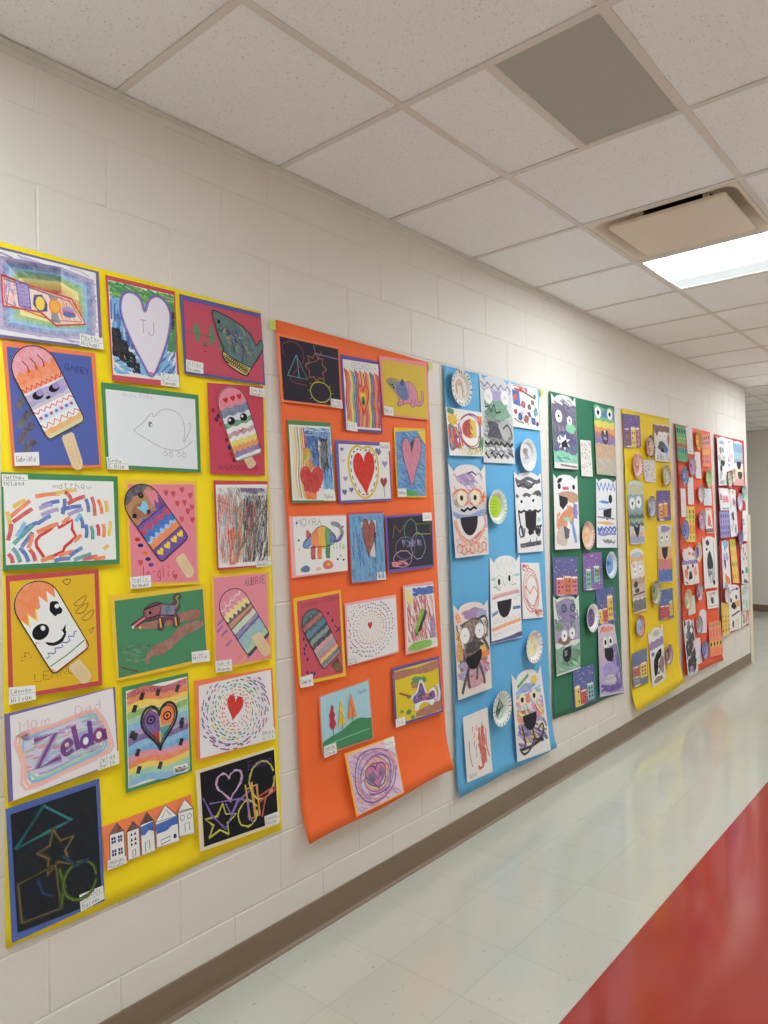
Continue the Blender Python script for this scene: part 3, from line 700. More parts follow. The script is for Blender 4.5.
b.cap(.01,(70,66,78),0,3,.3); b.cap(.13,(176,116,60),.02,2,.35); b.blob(.34,.30,.24,.12,(156,96,50),.2); b.poly([(.72,.13),(.98,.22),(.99,.36),(.70,.36)],'pink',.2)
b.cap(.42,(112,74,160),.02,3,.2); b.poly([(.7,.42),(.8,.3),(.85,.38),(.97,.27),(.97,.46)],'purple',.1)
b.poly(smooth([(.30,.24),(.42,.26),(.54,.22),(.60,.28),(.52,.36),(.40,.38),(.36,.32)],True,3),(130,196,226),.1)
b.ell(.58,.155,.07,.04,'black'); b.ell(.59,.15,.03,.018,'brown'); b.ell(.13,.31,.06,.03,'black'); b.ell(.5,.38,.06,.03,'maroon')
b.cap(.50,(200,56,90),.01,3,.2); b.cap(.56,(52,110,196),.03,5,.2,True); b.cap(.66,(150,196,236),.025,6,.4,True); b.cap(.70,(238,140,80),.02,5,.2,True); b.cap(.80,(104,70,160),.0,2,.2)
for x in (.16,.40,.64,.86): b.heart(x,.885,.20,.10,'yellow')
b.line([(.03,.8),(.97,.8)],.003,'navy'); b.line([(.03,.44),(.97,.44)],.003,'navy'); rim(b)
t.tag((1106,1324,1173,1326,1174,1291,1108,1291), 'Inglis', 'Macdonald'); t.done()

# 10 scribble
t = Thing('scribble_drawing', 'dense scribble of grey, red, orange and black vertical strokes', 'drawing', GY)
t.c('backing_paper', (1407,1612,1630,1615,1630,1326,1411,1324), (198,74,86))
k = t.c('drawing_sheet', (1414,1598,1627,1604,1626,1331,1416,1332), 'white')
k.scrib(.02,.04,.98,.5,420,.0013,['grey','lgrey','charcoal',(130,120,140)],1.2,.12,.3); k.scrib(.02,.12,.4,.95,120,.002,['rose','orange','pink'],1.6,.24,.4); k.scrib(.32,.22,.72,.95,150,.0024,['orange','brown','tan',(150,100,70)],1.75,.3,.4)
k.scrib(.5,.14,.98,.95,170,.0024,['black','charcoal',(70,64,60)],1.85,.3,.3); k.scrib(.2,.55,.32,.97,60,.0028,['red','orange'],1.6,.25); k.scrib(.45,.05,.95,.10,30,.003,['purple'],0,.2); k.scrib(.02,.05,.98,.95,160,.0016,['lgrey','white','grey'],1.6,.2)
k.line(smooth([(.34,.95),(.36,.40),(.42,.27),(.52,.27),(.54,.45)],False),.004,(110,150,160)); k.line(smooth([(.56,.45),(.60,.28),(.68,.25),(.72,.36),(.50,.7)],False),.004,'rose'); k.line([(.98,.22),(.75,.45),(.4,.8)],.006,'brown',.3)
k.text('SOPHIA',.25,.04,.07,'pencil',.0016)
t.tag((1567,1359,1629,1359,1632,1328,1569,1324), 'Sophia', 'Randall'); t.done()

# 11 lizard
t = Thing('lizard_collage', 'small chameleon with curled tail and white tongue on green paper', 'collage', GY)
t.c('backing_paper', (1047,1276,1370,1280,1373,1042,1062,1035), (236,196,64))
k = t.c('drawing_sheet', (1062,1260,1359,1269,1366,1054,1069,1043), (78,138,100))
k.poly(smooth([(.18,.36),(.45,.34),(.7,.30),(.92,.28),(.93,.40),(.7,.42),(.4,.44),(.2,.40)],True,3),(160,92,80),.25); k.poly(smooth([(.28,.86),(.36,.70),(.56,.62),(.7,.48),(.95,.44),(.96,.54),(.75,.62),(.6,.74),(.45,.82),(.36,.80),(.32,.90)],True,3),(150,92,76),.35)
k.scrib(.05,.6,.3,.85,30,.004,[(56,112,76),(78,140,96)],.5,.1); k.ell(.25,.40,.015,.02,'gold'); k.line(smooth([(.02,.86),(.1,.92),(.2,.97)],False),.003,'maroon'); k.ell(.33,.66,.01,.012,'maroon')
f = t.c('lizard', (1112,1266,1279,1265,1280,1154,1110,1163), (112,72,92), outline=smooth([(0,.78),(.04,.72),(.22,.56),(.24,.40),(.30,.30),(.48,.20),(.62,.26),(.74,.30),(.84,.24),(.84,.10),(.92,.02),(1,.10),(.95,.22),(.96,.42),(.88,.55),(.94,.68),(.93,.88),(.82,.92),(.80,.74),(.70,.70),(.64,.78),(.60,.98),(.50,.95),(.53,.76),(.50,.66),(.36,.70),(.24,.70),(.08,.84),(.02,.90)],k=3))
f.poly([(.24,.38),(.60,.24),(.52,.56),(.30,.64)],(150,76,84),.2); f.poly([(.60,.28),(.88,.34),(.84,.60),(.56,.62)],(128,110,140),.3); f.blob(.72,.42,.07,.1,(70,120,150),.2); f.line(smooth([(.88,.4),(.93,.25),(.9,.12),(.95,.08)],False),.004,'lgreen'); f.line([(.04,.82),(.14,.7),(.26,.6)],.005,'pink'); f.ell(.03,.84,.025,.05,'white')
for x in (.55,.86): f.line([(x,.66),(x+.02,.9)],.005,'gold'); f.line([(x+.03,.66),(x+.06,.88)],.003,'black')
f.line(f.outline,.002,'charcoal',0,True); f.line([(.24,.38),(.6,.24)],.003,'black'); f.line([(.3,.64),(.52,.56),(.84,.6)],.003,'black'); f.ell(.36,.48,.03,.04,'black')
t.tag((1309,1080,1374,1077,1375,1042,1310,1045), 'Griffin'); t.done()

# 12 melted ice pop
t = Thing('ice_pop_collage', 'pastel ice pop with a bite mark on pink paper, stick overlapping', 'collage', GY)
t.c('backing_paper', (1391,1309,1629,1307,1630,1009,1391,1004), (238,190,76))
k = t.c('drawing_sheet', (1400,1301,1617,1302,1620,1014,1400,1018), (228,142,156))
k.text('AUBRIE',.56,.04,.085,(92,70,92),.0022,-.03)
for x, y, c in ((.10,.47,'purple'),(.08,.55,'purple'),(.16,.60,'purple'),(.18,.66,'orange'),(.24,.72,'purple'),(.34,.80,'orange'),(.45,.88,'orange'),(.5,.93,'lorange'),(.62,.9,'purple')): k.line([(x-.06,y+.06),(x+.05,y)],.007,c,.5)
b = pop(t, (1392,1226,1495,1283,1622,1094,1528,1030), (226,150,170), (1539,1095,1578,1109,1629,1037,1594,1014), under=False)
b.cap(.01,(226,120,150),0,3,.6); b.cap(.26,(238,214,140),.03,6,.3,True); b.cap(.36,(80,66,100),.03,6,.3,True); b.cap(.41,(196,140,110),.0,3,.3); b.cap(.50,(196,214,190),.012,3,.4); b.cap(.60,(130,116,176),.01,2,.5); b.cap(.68,(140,186,190),.01,3,.5); b.cap(.88,(170,206,160),.02,2,.4); b.cap(.95,(80,60,90),0,2,.2)
b.line([(.02,.5),(.98,.46)],.003,'black'); b.line([(.02,.6),(.98,.58)],.003,'purple'); b.line([(.02,.68),(.98,.64)],.003,'navy'); b.zig(.05,.2,.9,.14,8,.02,.003,'white'); rim(b)
t.tag((1394,1039,1457,1036,1458,999,1395,1003), 'Aubrie', 'Melanson'); t.done()

# 13 big name
t = Thing('name_drawing', 'drawing of a word in purple bubble letters, Mom and Dad above it', 'drawing', GY)
t.c('backing_paper', (760,1007,1058,1019,1062,806,764,787), (124,104,160))
k = t.c('drawing_sheet', (773,1000,1051,1017,1059,811,776,788), (232,226,226))
for i, c in enumerate((('lpink',.98),('peach',.92),('lblue',.86),('mint',.80),('lilac',.72),('lblue',.66))):
    m = (1-c[1])*.5; k.line(smooth([(.04+m,.26+m),(.4,.24+m),(.75,.20+m),(.88-m,.34),(.95-m,.62),(.93-m,.84-m),(.5,.90-m),(.1+m,.93-m),(.08+m,.6)],True,3),.008,c[0],.5,True)
k.poly(smooth([(.14,.36),(.4,.30),(.7,.28),(.86,.45),(.86,.66),(.6,.74),(.2,.78),(.12,.55)],True,3),(206,202,226),.6); k.scrib(.12,.30,.86,.74,70,.004,['lblue','lilac','mint','pink'],.1,.16,.5)
k.line([(.20,.38),(.40,.36),(.22,.72),(.44,.68)],.026,(150,150,206),.6); k.line([(.46,.6),(.60,.55),(.75,.55),(.88,.55)],.045,(160,156,210),.6); k.line([(.20,.38),(.40,.36),(.22,.72),(.44,.68)],.015,(150,76,124),.5); k.line([(.20,.38),(.40,.36),(.22,.72),(.44,.68)],.006,'purple')
k.line(smooth([(.46,.60),(.54,.56),(.52,.50),(.47,.53),(.46,.62),(.50,.67),(.56,.63)],False),.012,(110,70,130),.15); k.line([(.57,.34),(.61,.66)],.014,(118,60,130),.15)
k.ring(.685,.58,.04,.07,.012,(112,76,150)); k.line([(.73,.34),(.745,.66)],.013,(112,76,150)); k.ell(.685,.58,.028,.05,'white'); k.ring(.82,.56,.04,.07,.012,(150,70,120)); k.line([(.87,.5),(.885,.65)],.013,(118,60,130)); k.ell(.82,.56,.028,.05,'white'); k.ell(.50,.55,.02,.03,'lpink')
k.text('Mom',.08,.10,.13,(222,178,178),.0022,-.05); k.text('Dad',.60,.10,.13,(222,178,178),.0022,-.05)
t.tag((999,835,1061,841,1062,805,1000,803), 'Zelda', 'Smith'); t.done()

# 14 scratch drawing with star
t = Thing('scratch_drawing', 'black scratch drawing of a star, triangle and square, blue border', 'drawing', GY)
t.c('backing_paper', (761,770,1008,777,1015,441,769,436), (84,104,170))
k = t.c('drawing_sheet', (772,753,997,761,1006,446,783,456), (36,39,44))
def glow(k, pts, w, c, dim, closed=False):
    for q in range(9): k.line([(u+k.r.uniform(-.02,.02), v+k.r.uniform(-.016,.016)) for u, v in pts], w*.45, dim, .0, closed)
    for q in range(3): k.line([(u+k.r.uniform(-.006,.006), v+k.r.uniform(-.005,.005)) for u, v in pts], w*.3, c, .0, closed)
k.scrib(.05,.1,.95,.95,60,.006,[(34,40,52),(40,44,44),(36,34,46)],.8,.3,0)
glow(k,[(.03,.30),(.36,.02),(.68,.22),(.4,.25)],.010,(56,132,130),(40,84,88),True)
glow(k,star_pts(.48,.44,.23,.20,rot=-.1),.008,(132,110,70),(74,66,54),True)
glow(k,[(.03,.60),(.46,.55),(.50,.93),(.05,.93)],.007,(118,108,70),(66,60,44),True); glow(k,[(.5+.0,.60),(.55,.75),(.5,.92)],.012,(90,120,40),(60,80,36))
glow(k,[(.74+.2*math.cos(a*.26),.76+.16*math.sin(a*.26)) for a in range(1,25)],.007,(104,132,48),(62,84,40)); glow(k,[(.25,.62),(.3,.75),(.4,.8)],.008,(50,70,110),(38,50,78)); glow(k,[(.55,.5),(.7,.62),(.85,.6)],.008,(50,80,100),(38,56,70))
t.tag((943,486,1010,485,1013,448,946,440), 'ZORAN', 'Balder'); t.done()

# 15 heart with stripes
t = Thing('heart_drawing', 'multicolored heart on rainbow stripes with black flecks, green border', 'drawing', GY)
t.c('backing_paper', (1081,1013,1301,1017,1306,715,1086,714), (76,140,92))
k = t.c('drawing_sheet', (1093,1000,1297,1006,1297,725,1093,725), 'white')
for v0, c in ((.03,'rose'),(.10,'orange'),(.17,'yellow'),(.25,'lgreen'),(.32,'mint'),(.38,'lblue'),(.45,'lilac'),(.52,'purple'),(.58,'lblue'),(.64,'sky'),(.70,'pink'),(.76,'orange'),(.82,'yellow'),(.88,'mint'),(.94,'lblue')):
    for q in range(5): y = v0+.012*q; k.line(smooth([(.01,y+k.r.uniform(-.01,.01)),(.3,y-.03),(.6,y+.02),(.99,y-.01)],False,3),.0065,c,.5)
hp = heart_pts(.51,.45,.62,.50); k.poly(hp,(210,190,120),.2); k.poly([(.21,.32),(.35,.24),(.50,.32),(.52,.5),(.30,.5)],'purple',.2); k.poly([(.52,.32),(.68,.22),(.80,.30),(.74,.45),(.55,.45)],'orange',.3); k.poly([(.30,.50),(.5,.5),(.51,.66)],(180,50,50),.2); k.poly([(.52,.46),(.72,.46),(.53,.66)],'teal',.3); k.poly([(.24,.40),(.34,.42),(.42,.6),(.33,.55)],'indigo',.3)
k.line(hp,.008,'black',.1,True); k.line(heart_pts(.51,.44,.54,.42),.004,'black',.2,True)
for x in (.37,.64): k.ring(x,.36,.06,.04,.004,'black'); k.ell(x,.36,.02,.015,'black')
for x, y in ((.12,.20),(.24,.09),(.50,.09),(.82,.10),(.07,.46),(.88,.50),(.15,.66),(.86,.68),(.16,.84),(.50,.86),(.12,.49),(.88,.46)): k.line([(x-.02,y+.035),(x+.02,y-.035)],.013,'black',.15)
k.text('GrAYSON',.1,.02,.05,'dred',.0014)
t.tag((1239,747,1289,746,1291,721,1241,722), 'Grayson').scrib(.1,.2,.8,.8,14,.003,['brown'],.6,.4); t.done()

# 16 small red heart in dashes
t = Thing('heart_drawing', 'small red heart ringed by short colored dashes, orange border', 'drawing', GY)
t.c('backing_paper', (1320,989,1635,977,1640,737,1321,742), (242,136,84))
k = t.c('drawing_sheet', (1335,971,1626,972,1631,737,1333,748), (232,228,230))
k.heart(.46,.42,.24,.38,'red',.1,.28)
for i, (rx, ry, n, cs) in enumerate(((.15,.19,20,['red']),(.18,.23,22,['orange','red']),(.215,.28,24,['gold','orange']),(.25,.325,26,['green','lgreen']),(.29,.37,28,['green','teal']),(.33,.42,30,['gold','indigo','green']),(.38,.47,30,['purple','lilac','teal']),(.43,.48,32,['magenta','indigo','purple']),(.465,.53,32,['magenta','purple']))): k.dash(.47,.45,rx,ry,n,.13,.0042,cs,.2,i*.3)
t.tag((1576,778,1634,775,1637,738,1577,742), 'Georgia', 'Wyllie'); t.done()

# 17 row of houses
t = Thing('house_collage', 'row of five white paper houses with blue windows on orange', 'collage', GY)
t.c('backing_paper', (1015,640,1304,644,1309,530,1020,521), (242,136,88))
def house(q, roof, rc, body=None):
    k = t.c('paper_house', q, 'white', outline=[(.5,0),(.98,roof),(1,1),(0,1),(.02,roof)])
    if rc: k.poly([(.5,.02),(.95,roof),(.05,roof)], rc, .25)
    k.line([(.5,.01),(.98,roof),(.99,.99),(.01,.99),(.02,roof)],.0018,'black',0,True); k.line([(.03,roof),(.97,roof)],.0016,'black'); return k
k = house((1034,641,1079,638,1080,530,1034,533), .26, (120,66,44))
for x in (.28,.70):
    for y in (.42,.74): k.poly([(x-.14,y-.07),(x+.14,y-.07),(x+.14,y+.09),(x-.14,y+.09)],'navy'); k.line([(x,y-.07),(x,y+.09)],.0016,'white'); k.line([(x-.14,y+.01),(x+.14,y+.01)],.0016,'white')
k = house((1086,629,1125,629,1126,523,1087,524), .24, (96,50,40))
for x in (.35,.65):
    for y in (.34,.48,.60): k.poly([(x-.1,y+.05),(x,y-.04),(x+.1,y+.05)],'black')
k.line([(.4,.97),(.4,.78),(.62,.76),(.62,.96)],.002,'black')
k = house((1127,641,1171,641,1174,522,1129,523), .26, (92,48,38)); k.poly([(.04,.32),(.95,.28),(.96,.52),(.6,.46),(.3,.54),(.04,.52)],'blue',.2); k.line([(.3,.95),(.3,.72),(.6,.70),(.6,.93)],.002,'black')
k = house((1173,644,1250,640,1254,522,1177,527), .36, None); k.poly([(.02,.42),(.98,.36),(.98,.56),(.7,.56),(.5,.64),(.05,.66)],'blue',.2); k.line([(.2,.84),(.6,.8),(.6,.9),(.2,.94)],.002,'black',0,True); k.ell(.82,.84,.07,.06,'navy'); k.line([(.3,.3),(.5,.12),(.72,.3)],.0018,'black')
k = house((1250,642,1306,637,1307,528,1253,534), .30, None)
for x in (.28,.72): k.ring(x,.5,.13,.07,.0016,'black',n=12)
k.line([(.4,.9),(.4,.68),(.7,.66),(.7,.88)],.002,'black'); k.line([(.05,.34),(.95,.32)],.002,'black')
t.tag((1025,548,1079,541,1081,521,1023,522), 'Jackson', 'Murphy'); t.done()

# 18 black scratch drawing
t = Thing('scratch_drawing', 'black scratch drawing with a pale heart and yellow star, cream border', 'drawing', GY)
t.c('backing_paper', (1320,712,1636,707,1648,445,1326,463), 'cream')
k = t.c('drawing_sheet', (1335,702,1634,699,1642,455,1342,473), (26,25,30))
def neon(pts, w, c, closed=False):
    for q in range(3): k.line([(u+k.r.uniform(-.012,.012), v+k.r.uniform(-.012,.012)) for u, v in pts], w*.6, c, .25, closed)
neon(heart_pts(.36,.30,.36,.42),.006,(196,160,206),True); neon(star_pts(.22,.74,.21,.23,rot=.15),.006,(206,200,60),True)
neon([(.02,.34),(.12,.62),(.28,.86),(.45,.55),(.62,.45)],.005,(110,84,180)); neon([(.1,.46),(.5,.52),(.62,.62)],.005,(120,90,190)); neon([(.3,.52),(.36,.70),(.46,.50)],.005,(130,100,190))
neon([(.57,.36),(.60,.84),(.74,.82),(.72,.40),(.58,.42)],.008,(206,150,50)); neon([(.65,.34),(.68,.84)],.008,(214,140,60)); neon([(.5+.13*math.cos(a*.4)+.08,.75+.18*math.sin(a*.4)) for a in range(16)],.006,(190,196,70)); neon([(.80+.18*math.cos(a*.4),.36+.26*math.sin(a*.4)) for a in range(16)],.006,(196,190,70))
neon([(.74,.58),(.98,.50),(.98,.56),(.76,.64)],.008,(190,64,56)); neon([(.84,.62),(.78,.86)],.007,(190,64,56)); neon([(.6,.55),(.58,.8),(.64,.9)],.005,(120,90,190))
k.text('EmaLyn',.62,.05,.12,(84,72,140),.0022,-.05)
t.tag((1582,490,1645,488,1648,451,1585,457), 'Emalyn', 'Foster'); t.done()

# ---------------------------------------------------------------- drawings on the orange banner
GO = 'children\'s artwork on the orange banner'
t = Thing('scratch_drawing', 'black scratch drawing with triangle, star and yellow circle', 'drawing', GO)
t.c('backing_paper', (1682,2137,1999,2138,2005,1903,1695,1896), (244,132,86))
k = t.c('drawing_sheet', (1698,2126,1991,2130,1995,1911,1706,1903), (48,44,56))
k.line([(.25,.25),(.09,.60),(.42,.62)],.004,(120,160,160),0,True); k.line([(.26,.25),(.28,.62)],.003,'lblue'); k.line(smooth([(.07,.30),(.02,.14),(.18,.04),(.34,.12),(.36,.34),(.12,.66),(.40,.72)],False),.003,(150,60,80))
k.line(star_pts(.58,.40,.19,.26,8,.65),.004,(196,110,70),0,True); k.line([(.56,.02),(.58,.16),(.98,.18)],.003,'lilac'); k.line([(.4,.36),(.6,.28),(.7,.10)],.003,(150,120,90)); k.ring(.64,.80,.18,.17,.004,(196,190,60),jit=.03)
for a in range(10): k.line([(.64+.2*math.cos(a*.63),.80+.19*math.sin(a*.63)),(.64+.23*math.cos(a*.63),min(.98,.80+.22*math.sin(a*.63)))],.002,(180,170,60))
t.tag((1941,1935,2001,1935,2005,1903,1940,1904), 'Bryce', 'Whynot'); t.done()

t = Thing('heart_drawing', 'narrow heart on wavy vertical rainbow stripes, purple border', 'drawing', GO)
t.c('backing_paper', (2006,2113,2230,2120,2240,1828,2019,1821), (108,88,158))
k = t.c('drawing_sheet', (2018,2097,2227,2107,2229,1838,2027,1831), 'white')
cs = ['red','rose','orange','yellow','lgreen','blue','purple','red','orange','red','gold','red','red','orange','yellow','green','blue','red','orange','rose','red']
for i in range(len(cs)):
    u = .03+.94*i/(len(cs)-1); k.line(smooth([(u,.13+.02*(i%3)),(min(.98,u+.04),.35),(u,.6),(max(.02,min(.98,u+.03)),.8),(u,.97)],False,3),.0085,cs[i],.3)
k.poly([(.08,.02),(.92,.02),(.92,.13),(.08,.13)],'white'); k.text('GEORGIA',.22,.03,.08,'grey',.0014)
k.heart(.52,.56,.34,.46,'orange',.2); k.hline(.52,.56,.34,.46,.006,'red',.2); k.heart(.51,.57,.16,.26,'yellow',.2); k.ell(.51,.58,.05,.07,'green'); k.ell(.51,.60,.025,.03,'navy')
k.poly([(.02,.86),(.25,.93),(.25,.99),(.02,.99)],'yellow',.2)
t.tag((2024,1857,2085,1857,2087,1822,2025,1824), 'Eric'); t.done()

t = Thing('mouse_collage', 'mouse with pink tail and blue body on yellow paper', 'collage', GO)
t.c('backing_paper', (2233,2143,2551,2165,2564,1911,2246,1901), (236,152,158))
k = t.c('drawing_sheet', (2250,2131,2543,2144,2549,1914,2252,1910), (222,190,74))
f = t.c('mouse', (2271,2060,2518,2084,2517,1962,2270,1941), (214,140,160), outline=smooth([(0,.10),(.14,.02),(.28,.06),(.36,.14),(.42,.02),(.48,.12),(.60,.10),(.74,.22),(.82,.44),(.84,.66),(.86,.82),(.94,.74),(.96,.50),(.94,.42),(1,.46),(1,.78),(.90,.96),(.78,.94),(.74,.98),(.64,1.0),(.60,.88),(.46,.90),(.34,.98),(.26,.90),(.32,.76),(.24,.54),(.12,.36)],k=3), alpha=.2)
f.poly(smooth([(.26,.14),(.36,.16),(.48,.14),(.56,.40),(.58,.72),(.40,.74),(.28,.54),(.22,.34)],True,3),(94,112,160),.3); f.poly(smooth([(.02,.12),(.14,.06),(.26,.14),(.24,.40),(.14,.34)],True,3),(120,140,100),.3); f.line(f.outline,.0016,'charcoal',0,True); f.ell(.15,.24,.02,.03,'black'); f.ell(.18,.34,.02,.03,'black')
f.poly(smooth([(.40,.04),(.46,.10),(.44,.26),(.36,.20)],True,3),(84,90,150)); f.line([(.58,.14),(.60,.7)],.002,'indigo')
for x in (.32,.44,.66,.76): f.line([(x,.72),(x-.02,.92)],.003,'maroon')
t.tag((2247,1941,2308,1940,2310,1905,2249,1904), 'Reid'); t.done()

t = Thing('heart_drawing', 'red heart at the foot of heavy blue and black scribbles', 'drawing', GO)
t.c('backing_paper', (1725,1834,1941,1844,1955,1548,1734,1541), (84,142,96))
k = t.c('drawing_sheet', (1730,1819,1938,1828,1950,1553,1737,1550), 'white')
k.scrib(.34,.03,.98,.2,60,.005,['blue','lblue'],.1,.3); k.scrib(.36,.15,.66,.55,110,.006,['blue','sky','navy'],.9,.2,.3); k.scrib(.75,.1,.98,.85,110,.007,['blue','lblue','sky'],1.55,.3,.3)
for x, c in ((.06,'lyellow'),(.12,'peach'),(.18,'lgreen'),(.24,'gold'),(.28,'orange'),(.33,'red')): k.line(smooth([(x,.03),(x+.02,.4),(x-.02,.7),(x+.03,.97)],False),.006,c,.5)
k.scrib(.3,.3,.5,.6,40,.006,['orange','gold','lgreen'],1.3,.14); k.poly([(.72,.16),(.90,.17),(.86,.52),(.78,.62),(.72,.45)],'black',.25); k.scrib(.7,.2,.9,.6,30,.004,['charcoal','grey'],1.3,.2)
k.heart(.47,.76,.60,.48,'red',.25); k.scrib(.27,.62,.66,.88,60,.005,['red',(186,30,30)],1.4,.2,.2); k.scrib(.3,.9,.55,.98,30,.006,['orange'],.3,.15); k.text('Maddux',.45,.04,.09,'grey',.0014)
t.tag((1890,1583,1950,1584,1953,1551,1892,1550), 'Maddux'); t.done()

t = Thing('heart_drawing', 'solid red heart circled by yellow ring with black dashes', 'drawing', GO)
t.c('backing_paper', (1965,1781,2288,1792,2291,1556,1978,1541), (110,104,176))
k = t.c('drawing_sheet', (1984,1768,2280,1778,2283,1563,1988,1552), 'white')
ov = smooth([(.46,.06),(.36,.02),(.24,.10),(.18,.28),(.18,.50),(.24,.72),(.36,.92),(.50,.97),(.64,.86),(.74,.62),(.76,.38),(.72,.16),(.60,.03)],True,3)
k.line(ov,.010,(220,190,40),.2,True); k.line([(.47+(u-.47)*.86,.49+(v-.49)*.88) for u, v in ov],.0045,'black',0,True); 
for i in range(0,39,2): u, v = ov[i]; k.line([(.47+(u-.47)*.86,.49+(v-.49)*.88),(.47+(ov[(i+1)%39][0]-.47)*.86,.49+(ov[(i+1)%39][1]-.49)*.88)],.007,'white')
k.heart(.48,.52,.46,.86,(214,42,30),.1,-.08); k.poly([(.40,.30),(.44,.27),(.46,.34)],'red')
for x, y, w_, c in ((.78,.12,.14,'indigo'),(.90,.35,.12,'lilac'),(.06,.10,.07,'indigo'),(.10,.62,.09,'lilac'),(.07,.86,.10,'indigo'),(.20,.82,.09,'indigo'),(.08,.30,.06,'lpink')): k.heart(x,y,w_,w_*1.15,c,.3)
k.heart(.86,.70,.15,.22,(160,40,44),.2); k.line([(.86,.80),(.87,.97)],.003,'maroon')
t.tag((2224,1791,2288,1794,2290,1759,2226,1755), 'Penelope'); t.done()

t = Thing('heart_drawing', 'tall pink heart on blue crayon scribble with yellow corner', 'drawing', GO)
t.c('backing_paper', (2318,1859,2533,1872,2526,1570,2324,1568), (240,196,60))
k = t.c('drawing_sheet', (2330,1842,2533,1864,2522,1577,2329,1574), (84,150,208), alpha=.3)
k.scrib(.02,.02,.98,.98,170,.004,['blue','sky',(60,120,190),'lblue'],.3,.3,.4); k.poly([(.72,.01),(.99,.01),(.99,.22)],(240,206,60))
hp = smooth([(.48,.22),(.38,.12),(.24,.12),(.18,.26),(.24,.46),(.36,.66),(.50,.83),(.64,.62),(.80,.40),(.84,.22),(.74,.10),(.60,.12)],True,4)
k.poly(hp,(208,120,146),.35); k.line(hp,.003,'maroon',0,True); k.poly([(.46,.20),(.50,.16),(.62,.13),(.56,.24),(.48,.34)],'charcoal',.2); k.poly([(.28,.90),(.7,.93),(.66,.99),(.3,.99)],(70,170,80),.2)
t.tag((2328,1604,2384,1607,2385,1572,2329,1571), 'Brooklyn'); t.done()

t = Thing('animal_drawing', 'rainbow fox-like animal with small fish on white paper', 'drawing', GO)
t.c('backing_paper', (1724,1494,2015,1498,2011,1284,1727,1277), (240,176,176))
k = t.c('drawing_sheet', (1741,1490,2015,1494,2011,1286,1745,1284), 'white')
for pts, c in (([(.30,.36),(.44,.20),(.56,.18),(.56,.54),(.40,.54),(.30,.48)],(238,130,60)),([(.46,.19),(.60,.20),(.60,.54),(.46,.54)],(232,180,50)),([(.58,.20),(.70,.30),(.70,.50),(.58,.54)],(90,160,90)),([(.68,.28),(.78,.36),(.76,.46),(.66,.48)],(80,100,180)),([(.16,.44),(.28,.34),(.30,.50),(.18,.54)],(90,130,190)),([(.22,.36),(.24,.22),(.32,.34)],(200,60,60))): k.poly(smooth(pts,True,3),c,.35)
k.poly(smooth([(.76,.44),(.86,.34),(.84,.22),(.70,.16),(.70,.10),(.84,.12),(.94,.28),(.90,.42),(.80,.48)],True,3),(140,140,150),.3); k.line(smooth([(.74,.46),(.84,.44),(.90,.34)],False),.006,'indigo')
for x, c in ((.34,'rose'),(.46,'orange'),(.62,'green')): k.poly(smooth([(x-.04,.52),(x+.04,.52),(x+.03,.70),(x+.04,.74),(x-.05,.74)],True,2),c,.3)
k.line(smooth([(.16,.46),(.28,.34),(.44,.19),(.58,.18),(.72,.30),(.78,.44),(.66,.52),(.36,.54),(.18,.54)],True,3),.0025,'charcoal',0,True)
k.poly(smooth([(.50,.86),(.58,.78),(.68,.82),(.70,.92),(.56,.94)],True,3),(226,100,80),.3); k.ell(.62,.86,.03,.03,'gold'); k.poly(smooth([(.10,.88),(.20,.84),(.26,.90),(.22,.96),(.10,.94)],True,3),(70,110,150),.3); k.ell(.42,.92,.05,.03,'lpink',.4)
k.text('MOYRA',.06,.03,.12,'grey',.002); k.text('life',.72,.50,.1,(150,190,110),.003)
for x, y, c in ((.06,.1,'blue'),(.08,.4,'indigo'),(.08,.56,'gold'),(.92,.2,'blue'),(.8,.78,'black'),(.92,.8,'black'),(.86,.72,'lgreen')): k.ell(x,y,.02,.018,c)
t.done()

t = Thing('heart_drawing', 'brown red heart high on blue crayon, rose border', 'drawing', GO)
t.c('backing_paper', (2028,1507,2239,1511,2240,1231,2035,1231), (200,90,100))
k = t.c('drawing_sheet', (2037,1497,2239,1503,2237,1235,2040,1236), (96,168,214), alpha=.3)
k.scrib(.02,.02,.98,.98,190,.004,['sky','blue','lblue',(80,150,200)],1.4,.25,.5)
k.poly([(.30,.12),(.76,.10),(.70,.66),(.55,.62)],(214,206,206),.3); k.heart(.53,.36,.40,.60,(150,62,52),.3,.12); k.hline(.53,.36,.40,.60,.003,'maroon',0,.12); k.poly([(.68,.3),(.75,.28),(.70,.6)],'black',.2); k.line(smooth([(.2,.40),(.3,.38),(.28,.55),(.22,.50)],True),.003,'indigo',.2,True); k.line(smooth([(.25,.55),(.28,.7),(.24,.75)],False),.003,'indigo'); k.text('JACK',.4,.88,.08,'grey',.0016)
t.tag((2183,1268,2238,1266,2240,1234,2185,1235), 'Jack'); t.done()

